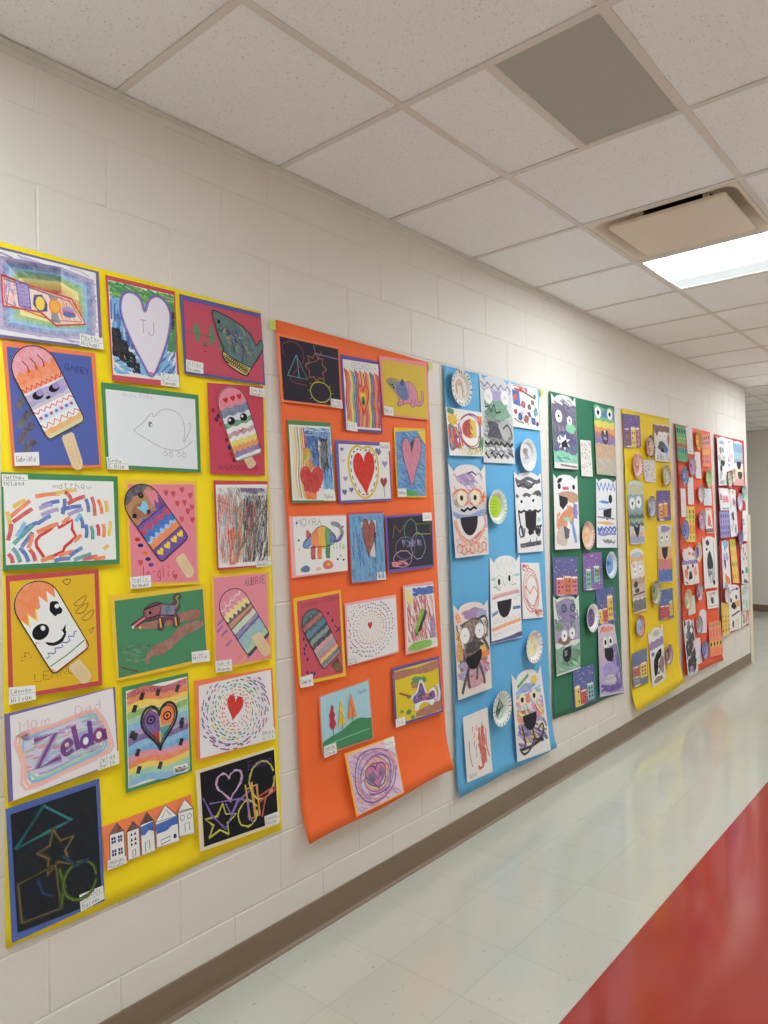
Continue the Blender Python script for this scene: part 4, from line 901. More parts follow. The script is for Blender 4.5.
t = Thing('scratch_drawing', 'dark grey scratch drawing of a flower with purple border', 'drawing', GO)
t.c('backing_paper', (2246,1492,2568,1502,2567,1265,2252,1258), (122,96,168))
k = t.c('drawing_sheet', (2260,1483,2560,1495,2559,1276,2263,1272), (58,56,66))
for x, y, rx, ry, c in ((.50,.30,.14,.24,(80,150,130)),(.36,.62,.22,.22,(120,110,140)),(.66,.60,.16,.26,(150,150,170)),(.30,.82,.20,.16,(190,150,190))): k.ring(x,y,rx,ry,.004,c,jit=.05)
k.line([(.62,.16),(.96,.16),(.96,.38),(.64,.36)],.005,(130,150,60),0,True); k.line([(.10,.40),(.14,.14),(.26,.30),(.36,.16)],.004,(170,90,80)); k.scrib(.3,.45,.75,.6,40,.003,['lilac',(110,100,150)],1.5,.12); k.line([(.55,.47),(.98,.44),(.97,.54)],.004,'navy'); k.line([(.6,.9),(.9,.86),(.9,.6)],.004,'navy'); k.scrib(.05,.85,.4,.97,20,.004,['pink'],.2,.15)
t.tag((2496,1504,2561,1505,2563,1469,2498,1467), 'Jax'); t.done()

t = Thing('ice_pop_collage', 'dark striped ice pop with brown stick on rose paper, yellow border', 'collage', GO)
t.c('backing_paper', (1735,1205,1977,1215,1990,888,1750,895), (246,196,60))
k = t.c('drawing_sheet', (1751,1192,1966,1203,1974,902,1762,907), (204,90,102))
k.text('CAMERON COOMBS',.1,.04,.05,(120,50,70),.0014,-.02)
for x, y in ((.70,.22),(.80,.32),(.10,.48),(.14,.56),(.10,.66),(.16,.74),(.14,.90),(.24,.92),(.3,.93),(.10,.60)): k.ell(x,y,.022,.022,'navy')
k.line([(.84,.38),(.98,.48)],.004,'navy'); k.line([(.86,.48),(.99,.42)],.004,'navy')
b = pop(t, (1747,1127,1847,1179,1967,982,1869,930), (90,120,130), (1909,943,1946,966,1974,912,1945,905))
t.cv[-1].base = ((110,84,66),0.)
for v, c in ((.01,(80,110,120)),(.12,(60,60,70)),(.17,(180,90,80)),(.24,(70,80,90)),(.30,(60,120,150)),(.38,(40,60,90)),(.44,(120,150,140)),(.52,(44,44,52)),(.60,(210,150,160)),(.68,(150,160,160)),(.76,(206,120,130)),(.82,(220,190,110)),(.88,(110,110,120)),(.94,(140,130,130))): b.cap(v,c,.008,4,.3)
rim(b)
t.tag((1751,925,1813,927,1815,885,1752,888), 'Cameron'); t.done()

t = Thing('heart_drawing', 'tiny red heart in rings of small dots on white', 'drawing', GO)
t.c('backing_paper', (2001,1160,2309,1166,2313,928,2004,922), (240,178,182))
k = t.c('drawing_sheet', (2011,1150,2306,1155,2309,935,2009,924), (234,230,230))
k.heart(.44,.42,.09,.15,'red')
for i, (r_, n, cs) in enumerate(((.10,14,['pink']),(.14,20,['lilac','pink']),(.18,24,['gold','lyellow']),(.22,30,['lgreen','gold']),(.27,34,['red','rose']),(.33,40,['red','indigo']),(.40,44,['indigo','red','purple']),(.47,44,['navy','rose','purple']))): k.dash(.44,.45,r_,r_*1.05,n,.07,.0042,cs,.1,i*.2)
t.tag((2007,957,2063,956,2065,927,2009,924), 'Lily', 'Murray'); t.done()

t = Thing('hill_drawing', 'red scribbled hill with green and black shape under blue sky', 'drawing', GO)
t.c('backing_paper', (2352,1200,2562,1203,2577,914,2354,910), (240,170,170))
k = t.c('drawing_sheet', (2364,1192,2563,1188,2573,918,2364,919), 'white')
k.scrib(.05,.15,.95,.85,170,.004,['red','rose','pink'],1.2,.22,.5); k.scrib(.25,.03,.98,.14,40,.007,['blue'],.1,.3); k.scrib(.02,.05,.25,.25,20,.005,['lyellow'],.8,.2); k.scrib(.8,.5,.97,.85,30,.004,['lilac'],1.5,.2)
k.poly([(.25,.70),(.52,.35),(.62,.42),(.42,.74)],(130,180,50),.2); k.poly([(.34,.72),(.66,.36),(.70,.44),(.46,.70)],'black',.2); k.poly([(.25,.70),(.40,.74),(.30,.80)],'green'); k.poly([(.22,.80),(.36,.76),(.2,.90)],'pink',.3); k.poly(smooth([(.02,.98),(.15,.88),(.5,.86),(.78,.88),(.76,.98)],True,2),(130,190,50),.3)
t.tag((2513,951,2575,951,2577,918,2515,918), 'Eli'); t.done()

t = Thing('tree_collage', 'three small autumn trees on a green hill under pale blue sky', 'collage', GO)
t.c('backing_paper', (1855,836,2134,850,2145,612,1861,617), (226,146,118))
k = t.c('drawing_sheet', (1863,831,2126,844,2138,621,1866,627), (170,210,222))
h_ = t.c('paper_hill', (1863,831,2126,844,2138,618,1866,625), (74,140,98), outline=smooth([(0,.80),(.18,.74),(.38,.70),(.55,.62),(.75,.58),(.90,.62),(1,.64)],False,3)+[(1,1),(0,1)])
h_.line(smooth([(.02,.88),(.4,.84),(.95,.82)],False),.003,'mint')
for x, y, c, kind in ((.20,.41,(196,56,70),0),(.38,.38,(226,196,70),1),(.595,.31,(238,140,84),2)):
    s_ = t.c('paper_tree', (1863,831,2126,844,2138,618,1866,625), c, outline=[(x+(u-.5)*.2, y+(v-.5)*.44) for u, v in (([(.5,0),(.7,.1),(.65,.3),(.8,.4),(.7,.6),(.85,.8),(.6,1),(.35,.95),(.2,.8),(.3,.6),(.2,.4),(.35,.25)] if kind == 0 else [(.5,0),(.72,.45),(.62,.48),(.88,1),(.12,1),(.36,.48),(.28,.42)] if kind == 1 else [(.5,0),(.95,1),(.05,1)]))], label=('red','yellow','orange')[kind]+' paper tree')
    s_.line([(x,y+.08),(x+.01,y+.36)],.003,'brown')
    for q in range(5): s_.line([(x-.03+.015*q,y-.02+.03*q),(x-.01+.015*q,y+.03*q)],.002,(150,60,40))
k.text('Mady',.76,.10,.08,(60,70,110),.0018,-.03)
t.tag((1866,652,1929,652,1932,613,1867,611), 'Madison', 'Nickerson'); t.done()

t = Thing('shoe_collage', 'purple patterned high heel boot cut out on yellow and brown', 'collage', GO)
t.c('backing_paper', (2268,869,2592,869,2605,621,2274,629), (104,90,162))
k = t.c('drawing_sheet', (2282,856,2581,857,2592,631,2286,639), (224,198,50))
k.poly(smooth([(0.01,.02),(.5,.05),(.99,.01),(.99,.16),(.7,.20),(.4,.16),(.01,.18)],True,2),(176,112,88),.2); k.poly(smooth([(.42,.98),(.5,.86),(.8,.82),(.99,.78),(.99,.98)],True,2),(176,112,88),.2)
for x, y, r_ in ((.28,.56,.05),(.46,.30,.12),(.62,.32,.08),(.12,.80,.04),(.26,.84,.07),(.34,.96,.05),(.55,.42,.05)): k.blob(x,y,r_,r_*.8,(84,140,70),.2)
k.line([(.08,.44),(.2,.50),(.36,.58)],.008,(160,84,60)); k.blob(.45,.38,.12,.06,(176,112,88),.2)
f = t.c('paper_boot', (2374,805,2588,799,2593,654,2378,670), 'white', outline=smooth([(.02,.55),(.20,.42),(.34,.08),(.46,.20),(.56,.52),(.70,.40),(.80,.42),(.88,.62),(.84,.72),(.92,.62),(.86,.34),(.94,.36),(1,.6),(.94,.84),(.80,.84),(.68,.94),(.56,.84),(.40,.80),(.30,.86),(.22,1.0),(.12,.98),(.12,.78)],k=3))
f.poly(smooth([(.08,.58),(.24,.46),(.34,.18),(.42,.26),(.52,.58),(.68,.50),(.78,.52),(.80,.72),(.60,.76),(.36,.74),(.14,.78)],True,3),(112,80,140),.2)
for _ in range(16): f.ell(f.r.uniform(.2,.7), f.r.uniform(.52,.72), .03, .03, f.r.choice(['rose','orange','lilac','navy']))
f.line(f.outline,.0012,'grey',0,True); f.line(smooth([(.70,.5),(.78,.78),(.90,.74),(.90,.4)],False),.004,'magenta')
t.tag((2275,661,2336,660,2338,627,2276,628), 'Ivy'); t.done()

t = Thing('heart_drawing', 'purple and pink swirls around a scribbled heart, lowest on orange', 'drawing', GO)
t.c('backing_paper', (1978,596,2267,595,2286,367,1998,363), (246,188,84))
k = t.c('drawing_sheet', (1991,588,2262,589,2278,374,2008,367), (226,200,220), alpha=.2)
k.scrib(.02,.02,.98,.98,130,.004,['pink','lilac','lpink'],.7,.25,.5)
for i, c in enumerate(('purple','pink','lilac','purple','magenta','gold','indigo','rose','purple')): k.line(smooth([(.5+(.46-.042*i)*math.cos(a*.7+i)+k.r.uniform(-.03,.03),.5+(.46-.042*i)*math.sin(a*.7+i)+k.r.uniform(-.03,.03)) for a in range(9)],False,3),.006,c,.4)
k.heart(.50,.52,.46,.44,(206,110,160),.4); k.hline(.50,.52,.46,.44,.005,'purple'); k.line([(.36,.60),(.42,.40),(.52,.58),(.62,.38),(.66,.56)],.006,'indigo'); k.blob(.4,.52,.08,.1,'plum'); k.blob(.62,.5,.07,.1,(120,60,130))
t.tag((2205,593,2267,593,2269,557,2207,558), 'Everly'); t.done()

GB = 'artwork on the sky blue banner'; PB = 'decorated paper plates on the sky blue banner'
GG = 'artwork on the dark green banner'; PG = 'decorated paper plates on the dark green banner'
GV = 'artwork on the yellow banner beyond the green one'; PV = 'decorated paper plates on the farther yellow banner'
GW = 'artwork on the red orange banner'; PW = 'decorated paper plates on the red orange banner'
GD = 'artwork on the dark red banner'; PD = 'decorated paper plates on the dark red banner'
# ---------------------------------------------------------------- painted monsters, snowy castles, paper plates
def ears(e, dome=.0, pt=.14):
    """a sheet with two pointed ears and a rounded head cut along its top"""
    return [(0,0),(pt,e*.75)] + [(.5-(.5-pt)*math.cos(PI*i/8), e*.75-(e*.75-dome)*math.sin(PI*i/8)) for i in range(1,8)] + [(1-pt,e*.75),(1,0),(1,.5),(1,1),(.5,1),(0,1),(0,.5)]
def dome(e, n=10): return [(.5-.5*math.cos(PI*i/n), e-e*math.sin(PI*i/n)) for i in range(n+1)] + [(1,.5),(1,1),(.5,1),(0,1),(0,.5)]
def monster(q, label, group, base, bands, eyes=(), mouth=None, outline=None, name='monster_painting', draw=None, lift=.008, alpha=.15, dx=0.):
    t = Thing(name, label, 'painting', group, lift); t.dx = dx
    k = t.c(name, q, base, outline=outline, alpha=alpha)
    for bd in bands:
        v0, v1, c = bd[:3]; a = bd[3] if len(bd) > 3 else .5; am = bd[4] if len(bd) > 4 else .012; z = len(bd) > 5 and bd[5]
        k.band(v0, v1, c, a, min(am, .012) if not z else am, 3 if not z else 6, .005, .995, z)
    if draw: draw(k)
    for e in eyes: k.eye(*e)
    if mouth: k.mouth(*mouth)
    if group in (GV, GW, GD): specks(26, ['grey','charcoal','lgrey','brown'], .005)(k)
    return t.done()
def castle(q, label, group, sky, towers, win='plum', n=40, name='castle_collage', lift=.006):
    t = Thing(name, label, 'collage', group, lift)
    k = t.c('background_sheet', q, sky, alpha=.1); k.dots(n, ['white'], .0035 if k.W > .12 else .0025)
    for u0, u1, v0, v1, c, kind in towers:
        f = lambda u, v: k.M(u, v)
        qq = [1000*x for p in ((u0,v0),(u1,v0),(u1,v1),(u0,v1)) for x in f(*p)]
        w = t.c('paper_tower', qq, c, 1, alpha=.15, outline=([(0,.06),(.2,.06),(.2,0),(.4,0),(.4,.06),(.6,.06),(.6,0),(.8,0),(.8,.06),(1,.06),(1,1),(0,1)] if kind else [(0,.08),(.5,0),(1,.08),(1,1),(0,1)]), label='%s paper tower' % ('pink' if c[0] > 200 and c[1] < 150 else 'colored'))
        w.poly([(.02,.07),(.98,.07),(.9,.16),(.7,.12),(.5,.18),(.3,.12),(.1,.17)], 'white')
        for y in (.32,.56,.78):
            for x in (.3,.7):
                if w.r.random() < .75: w.poly([(x-.1,y-.05),(x+.1,y-.05),(x+.1,y+.06),(x-.1,y+.06)], win)
    k.blob(.3,.97,.2,.02,'white',0); return t.done()
def strips(q, label, group, base, rows, name='castle_collage', n=4, name_cat='collage'):
    """a towered paper with rows of small dark windows"""
    t = Thing(name, label, name_cat, group, .006); k = t.c(name, q, base, outline=[(0,.02),(.1,.02),(.1,0),(.3,0),(.3,.02),(.45,.02),(.45,0),(.6,0),(.6,.02),(.75,.02),(.75,0),(.9,0),(.9,.02),(1,.02),(1,.5),(1,1),(.5,1),(0,1),(0,.5)], alpha=.1)
    for v0, v1, bc, wc in rows:
        if bc: k.poly([(.01,v0-.03),(.99,v0-.03),(.99,v1+.03),(.01,v1+.03)], bc, .1)
        for i in range(n):
            u = .14+.72*i/(n-1)
            if wc: k.poly([(u-.055,v0),(u+.055,v0),(u+.055,v1),(u-.055,v1)], wc, .1)
    return t.done()
def plate(p, label, group, centre, draw=None, rimc='white', dash='black', nd=22, x=.014, every=2):
    y, z, r = p[0]/1000., p[1]/1000., p[2]/1000.
    x = max(x, (hug(y-.7*r, y+.7*r, z-.7*r, z+.7*r) or 0) + .003 + (.012 if x > .02 else .005))
    if rimc == 'white' and group in (PV, PW, PD): rimc = tuple(int(.3*a+.7*b) for a, b in zip(col(centre), (214,208,206))); nd = int(nd*1.25)
    root = empty('paper_plate', (x, y, z)); tag(root, label, 'paper plate', group)
    SEED[0] += 1; rr = random.Random(SEED[0])
    n = 96; prof = [(.60,.0035),(.66,.0045),(.72,.010),(.78,.017),(.84,.020),(.92,.0225),(1.0,.0245),(.995,.0238),(.90,.0212),(.78,.0155),(.72,.0085),(.62,.0025)]
    vs = []; fs = []; cs = []
    for i in range(n):
        a = 2*PI*i/n; fl = math.sin(a*36)
        for j, (q, xx) in enumerate(prof):
            e = max(0, (q-.74)/.26); vs.append((xx*r/.11 + .0012*fl*e, r*q*math.cos(a)*(1+.006*fl*e), r*q*math.sin(a)*(1+.006*fl*e)))
            cs.append(rgb(col(rimc))+(.05,))
    m = len(prof)
    for i in range(n):
        for j in range(m-1): fs.append((i*m+j, ((i+1)%n)*m+j, ((i+1)%n)*m+j+1, i*m+j+1))
    dc = dash if isinstance(dash, (list, tuple)) and not isinstance(dash[0], int) else [dash]
    for i in range(nd):
        if not dash: break
        a = 2*PI*(i+rr.uniform(-.2,.2))/nd; w = .035 if group == PB or group == PG else .06; b = len(vs); q0, q1 = rr.uniform(.78,.84), rr.uniform(.92,1.0)
        for q, d in ((q0,-w),(q1,-w),(q1,w),(q0,w)):
            xx = .020*r/.11+.0022 + (q-.84)*.026*r/.11; vs.append((xx, r*q*math.cos(a+d), r*q*math.sin(a+d)))
        cs += [rgb(col(dc[i % len(dc)]))+(.1,)]*4; fs.append((b,b+1,b+2,b+3))
    me = bpy.data.meshes.new('plate_rim'); me.from_pydata(vs, [], fs)
    at = me.attributes.new('pigment', 'FLOAT_COLOR', 'POINT'); at.data.foreach_set('color', [t for c in cs for t in c]); me.materials.append(ART); me.update()
    link(bpy.data.objects.new('plate_rim', me), root)
    th = Thing('paper_plate', label, 'paper plate', lift=0); k = Cv(th, 'painted_center', [1000*t for t in (y-.68*r,z+.68*r,y+.68*r,z+.68*r,y+.68*r,z-.68*r,y-.68*r,z-.68*r)], centre, 0, outline=[(.5+.5*math.cos(2*PI*i/28), .5-.5*math.sin(2*PI*i/28)) for i in range(28)], alpha=.25)
    if draw: draw(k)
    th.zt, th.zb = z+r, z-r; o = k.build(root, y, z); o.location = (.0042*r/.11, 0, 0)
    return root
def dab(*cs, n=11, r=.24):
    def f(k):
        for i in range(n):
            a = k.r.uniform(0, 6.28); d = k.r.uniform(0, .30); k.blob(.5+d*math.cos(a), .5+d*math.sin(a), r*k.r.uniform(.5,1)*.8, r*k.r.uniform(.4,1)*.8, cs[i % len(cs)], .12)
    return f
def eyeset(cx, cy, d, rx, ry, k=.45, **kw): return [(cx-d, cy, rx, ry, 'black', 'white', k), (cx+d, cy, rx, ry, 'black', 'white', k)]
def mess(n, cs, u0=.06, v0=.08, u1=.94, v1=.94, r=.12, a=.45):
    return lambda k: [k.cblob(k.r.uniform(u0,u1), k.r.uniform(v0,v1), r*k.r.uniform(.4,1), r*k.r.uniform(.4,1)*k.W/k.H, cs[i % len(cs)], a) for i in range(n)]
def specks(n, cs, r=.004): return lambda k: [k.line([(x,y),(x+k.r.uniform(-.03,.03),y+k.r.uniform(-.02,.03))], r, cs[i % len(cs)], .2) for i, (x,y) in enumerate([(k.r.uniform(.06,.94), k.r.uniform(.05,.95)) for _ in range(n)])]

plate((2793,2081,85), 'white paper plate with thin black rim dashes, top of the blue banner', PB, (226,216,208), lambda k: (k.line(smooth([(.3,.7),(.25,.35),(.5,.15),(.7,.3)],False),.006,(190,130,100),.4), k.line(smooth([(.35,.75),(.3,.4),(.55,.25),(.75,.45),(.7,.8)],False),.004,'grey'), k.blob(.45,.3,.2,.12,(206,170,140),.6), k.line([(.6,.3),(.75,.7)],.004,'brown'), k.blob(.8,.8,.06,.04,'red')), dash='black', nd=20)
def d(k):
    k.ell(.15,.24,.13,.12,'gold',.2); k.dash(.15,.24,.13,.13,9,.8,.006,['yellow','orange'],.2,radial=True); k.poly(smooth([(.03,.36),(.18,.40),(.25,.7),(.15,.88),(.03,.85)],True,2),(90,90,150),.4); k.scrib(.02,.4,.4,.85,40,.009,['orange','red','purple','green'],1.4,.3,.3)
    k.line(smooth([(.38,.22),(.62,.08),(.86,.14),(.93,.4),(.86,.78),(.6,.82),(.38,.66),(.3,.45)],True,3),.009,'purple',.3); k.line(smooth([(.36,.25),(.6,.1),(.84,.2),(.9,.45),(.8,.74),(.58,.78),(.38,.6)],True,3),.005,'red',.3)
    k.poly(smooth([(.42,.32),(.62,.18),(.74,.28),(.72,.58),(.56,.60),(.42,.52)],True,2),(206,56,40),.25); k.poly([(.64,.2),(.80,.22),(.80,.60),(.62,.58)],'gold',.3); k.scrib(.45,.25,.7,.55,14,.004,['maroon'],1,.2); k.scrib(.3,.8,.95,.97,40,.005,['gold','lgreen','yellow'],1.4,.1); k.scrib(.86,.55,.98,.9,20,.006,['green'],1.5,.2); k.scrib(.03,.02,.2,.12,14,.006,['green'],.3,.2); k.scrib(.86,.1,.98,.3,12,.007,['orange'],1.5,.2)
t = Thing('sun_painting', 'painting of sun and red fruit framed by purple loops, on blue banner', 'painting', GB); k = t.c('sun_painting', (2681,1983,2982,1987,2983,1774,2695,1763), 'white'); d(k); t.done()
def d(k):
    k.cblob(.5,.62,.49,.2,(150,150,146),.6); k.cblob(.3,.5,.28,.06,(120,136,120),.6); k.cblob(.5,.73,.48,.05,(96,96,98),.5); k.scrib(.04,.48,.96,.76,30,.010,[(120,120,118),(170,170,166),(80,80,84)],.1,.35,.6); k.zig(.03,.12,.97,.12,9,.03,.009,(100,90,140),.3); k.zig(.03,.17,.97,.17,10,.02,.006,(150,140,180),.3)
    k.blob(.5,.36,.42,.13,(96,150,120),.5); k.blob(.3,.44,.2,.06,(60,120,90),.5); k.line(smooth([(.12,.38),(.25,.36),(.3,.42),(.4,.33),(.46,.42),(.62,.40)],False),.008,'charcoal',.1); k.blob(.5,.22,.3,.06,'lilac',.5)
    k.poly(smooth([(.18,.54),(.4,.53),(.62,.60),(.58,.72),(.46,.72),(.16,.70),(.22,.62)],True,3),(60,56,76),.25); k.blob(.72,.6,.2,.12,(160,160,156),.6); k.line(smooth([(.66,.6),(.8,.55),(.92,.62),(.95,.68)],False),.010,'charcoal',.2)
    k.zig(.06,.785,.96,.78,10,.018,.017,'black',.15); k.zig(.06,.915,.96,.90,9,.028,.018,'black',.2); k.zig(.08,.87,.94,.86,11,.014,.008,'grey',.3); k.scrib(.05,.8,.95,.94,40,.006,['grey','lgrey'],.2,.2)
monster((2976,2184,3274,2185,3282,1752,2989,1746), 'tall grey and green monster with wide pale eyes and black zigzags', GB, (214,212,214), [(.42,.99,(186,188,186),.5),(.82,.99,(220,220,220),.3)], eyes=[(.24,.25,.13,.085,(224,206,206),'white',.3),(.76,.23,.13,.085,(224,206,206),'white',.3)], outline=ears(.10), draw=d)
def d(k):
    k.poly([(.04,.12),(.3,.14),(.32,.5),(.06,.46)],'blue',.3); k.blob(.16,.30,.08,.08,'red'); k.scrib(.05,.02,.6,.14,16,.006,['red','orange'],.3,.2); k.line([(.3,.08),(.6,.18),(.9,.26)],.010,'maroon',.3)
    for x, y, rx, c in ((.42,.44,.09,(200,90,100)),(.65,.48,.07,(120,80,70)),(.78,.36,.07,(110,100,90)),(.88,.58,.10,(110,160,150)),(.5,.78,.10,(150,100,70)),(.78,.80,.09,'blue'),(.92,.86,.06,'navy'),(.28,.74,.09,'blue'),(.12,.64,.06,'red'),(.88,.2,.05,'green'),(.62,.66,.06,'blue')): k.blob(x,y,rx,rx,c,.3); k.ring(x,y,rx*.7,rx*.7,.003,'charcoal',n=10)
    k.line([(.05,.8),(.2,.86),(.4,.88)],.006,'brown'); k.scrib(.3,.6,.95,.95,24,.004,['navy','maroon','red'],1.2,.15)
t = Thing('abstract_painting', 'painting of blue patches and red and black marks, blue banner corner', 'painting', GB); k = t.c('abstract_painting', (3270,2167,3554,2176,3561,1948,3279,1945), 'white'); d(k); t.done()
plate((3399,1804,86), 'paper plate with grey center and orange beak mark, below blue painting', PB, (206,204,206), lambda k: (k.blob(.45,.35,.25,.18,'grey',.5), k.poly([(.2,.3),(.5,.35),(.25,.42)],'orange'), k.line(smooth([(.4,.7),(.6,.5),(.75,.6)],False),.006,'indigo',.3), k.blob(.6,.6,.15,.1,(150,140,160),.6)), dash=(200,210,206), nd=20)
def d(k):
    k.blob(.45,.16,.28,.07,(150,120,176),.5); k.line([(.5,.10),(.62,.08),(.74,.12)],.008,'plum'); k.scrib(.1,.1,.9,.28,20,.008,['lpink','lilac'],.5,.2,.6)
    for x in (.28,.67): k.ring(x,.36,.21,.085,.012,(226,110,60),.4,n=16,jit=.05)
    k.scrib(.05,.3,.95,.48,30,.008,['orange','peach','lgrey','lpink'],1.2,.12,.5); k.line([(.93,.30),(.90,.42)],.010,'orange'); k.line([(.82,.36),(1-.02,.36)],.010,'orange'); k.blob(.2,.42,.15,.05,(150,146,150),.5)
    k.poly(smooth([(.03,.50),(.2,.54),(.5,.55),(.8,.50),(.97,.50),(.97,.56),(.6,.58),(.1,.58)],True,2),(130,150,196),.4); k.zig(.24,.50,.70,.475,5,.012,.012,'black')
    k.line(smooth([(.05,.62),(.15,.74),(.4,.84),(.6,.80),(.9,.72)],False),.016,(200,96,80),.5); k.line(smooth([(.9,.55),(.96,.7)],False),.012,'pink',.5); k.line([(.74,.76),(.9,.72)],.012,'red',.3)
    k.line(smooth([(.06,.6),(.2,.78),(.45,.86),(.7,.82),(.95,.66)],False),.020,(224,150,130),.5)
    for i in range(7): k.ring(.14+.12*i,.905+.02*(i%2),.08,.045,.008,(216,116,86),.4,n=12)
    k.scrib(.05,.8,.95,.97,30,.007,['lpink','peach',(226,200,180)],.6,.15,.5)
monster((2690,1724,2998,1735,3001,1301,2722,1295), 'painted monster with orange ringed eyes, open black mouth and red curls', GB, (226,218,216), [(.32,.55,(206,200,206),.6)], eyes=[(.28,.365,.13,.085,'black','cream',.35),(.66,.365,.13,.085,'black','cream',.35)], mouth=(.46,.575,.50,.20), outline=ears(.11), draw=d)
plate((3080,1530,85), 'paper plate with bright lime green center', PB, 'lime', lambda k: (k.ell(.42,.5,.38,.42,(176,206,50)), [k.line(smooth([(.2,.3+.12*i),(.45,.25+.14*i),(.65,.34+.12*i)],False),.004,(140,180,40)) for i in range(5)]), dash=(150,200,150), nd=24)
def d(k):
    k.blob(.45,.16,.3,.045,(80,72,96),.4); k.line(smooth([(.05,.08),(.12,.18),(.3,.15),(.5,.2),(.7,.14),(.95,.09)],False),.014,'charcoal',.2); k.line(smooth([(.03,.29),(.2,.33),(.4,.28),(.6,.30),(.8,.25),(.97,.30)],False),.018,(64,60,66),.3)
    k.blob(.85,.26,.12,.04,'charcoal',.3); k.zig(.08,.495,.95,.485,8,.012,.013,'black',.15); k.line(smooth([(.04,.10),(.2,.13),(.5,.08),(.8,.12),(.96,.10)],False),.020,(70,62,84),.3); k.line(smooth([(.1,.50),(.14,.64),(.24,.80),(.3,.7)],False),.014,'charcoal',.2); k.line(smooth([(.72,.72),(.84,.8),(.92,.7),(.8,.68)],True),.012,'charcoal',.2); k.cblob(.5,.90,.4,.04,(110,104,108),.5); k.ring(.16,.74,.07,.07,.010,'charcoal',.2,n=14); k.blob(.8,.74,.12,.05,'black',.1); k.line([(.9,.68),(.97,.67)],.012,'black'); k.line([(.5,.84),(.48,.88)],.008,'black'); k.line([(.76,.82),(.72,.9)],.008,'charcoal',.3); k.poly([(.10,.89),(.92,.86),(.93,.915),(.12,.945)],'charcoal',.35); k.blob(.2,.92,.1,.02,'plum'); k.blob(.86,.6,.08,.03,'mint',.5)
monster((3284,1714,3571,1717,3562,1290,3291,1292), 'painted monster with thick black brow stripes and square black mouth', GB, (228,226,226), [], eyes=[(.22,.37,.15,.075,'black','white',.28),(.66,.355,.15,.075,'black','white',.28)], draw=lambda k: (d(k), k.poly([(.32,.505),(.78,.485),(.74,.68),(.62,.76),(.48,.74),(.34,.68)],'charcoal'), k.blob(.52,.755,.12,.035,'charcoal',0)), outline=ears(.07))
def d(k):
    k.zig(.18,.11,.82,.10,7,.055,.0022,'grey'); k.blob(.1,.27,.08,.02,'mint',.4); k.blob(.88,.245,.10,.02,'mint',.5); k.scrib(.08,.34,.3,.4,8,.004,['mint','lgrey'],.2,.1); k.line([(.42,.30),(.45,.36),(.5,.34)],.0025,'grey'); k.line([(.7,.355),(.85,.35)],.004,'rose',.4)
    k.line(smooth([(.06,.49),(.3,.47),(.6,.455),(.95,.445)],False),.015,(214,150,160),.5); k.line(smooth([(.06,.455),(.4,.44),(.9,.42)],False),.006,'lpink',.5)
    k.zig(.75,.53,.98,.48,4,.02,.003,'lgrey'); k.line([(.04,.68),(.22,.65)],.016,(84,116,180),.3); k.line([(.72,.635),(.98,.635)],.016,(84,116,180),.3); k.zig(.05,.76,.97,.74,11,.028,.0026,'tan'); k.line([(.02,.85),(.4,.82),(.97,.785)],.017,(236,160,110),.3); k.zig(.05,.91,.97,.86,10,.02,.0022,'lgrey'); k.poly(smooth([(.01,.975),(.3,.97),(.7,.95),(.99,.93),(.99,.99),(.5,.995),(.01,.995)],True,2),(86,70,130),.2); k.ell(.28,.395,.04,.012,'lgrey')
monster((3032,1287,3323,1284,3309,859,3019,863), 'mostly white monster with zigzag hair, slit eyes and black mouth', GB, (232,230,228), [], eyes=[], mouth=(.44,.53,.48,.20), outline=ears(.11), draw=lambda k: (d(k), k.ell(.28,.305,.04,.04,'black'), k.ell(.62,.275,.04,.04,'black'), k.ring(.28,.30,.13,.07,.002,'lgrey'), k.ring(.62,.275,.13,.07,.002,'lgrey')))
t = Thing('heart_drawing', 'white sheet with red outline heart in loops, blue banner edge', 'drawing', GB); k = t.c('heart_drawing', (3337,1239,3529,1228,3549,932,3331,947), (230,226,222))
for i, c in enumerate(('red',(206,120,90),(190,90,70))): k.ring(.47+.02*i,.50,.40-.05*i,.40-.06*i,.005,c,.35,jit=.04)
k.line([(.15,.45),(.2,.42),(.40,.56),(.62,.42),(.82,.55),(.50,.88),(.12,.6)],.007,'red',.2,True); k.scrib(.05,.03,.4,.14,10,.005,['red'],.3,.2); k.scrib(.6,.85,.97,.97,14,.006,['red','brown','orange'],.2,.3); t.done()
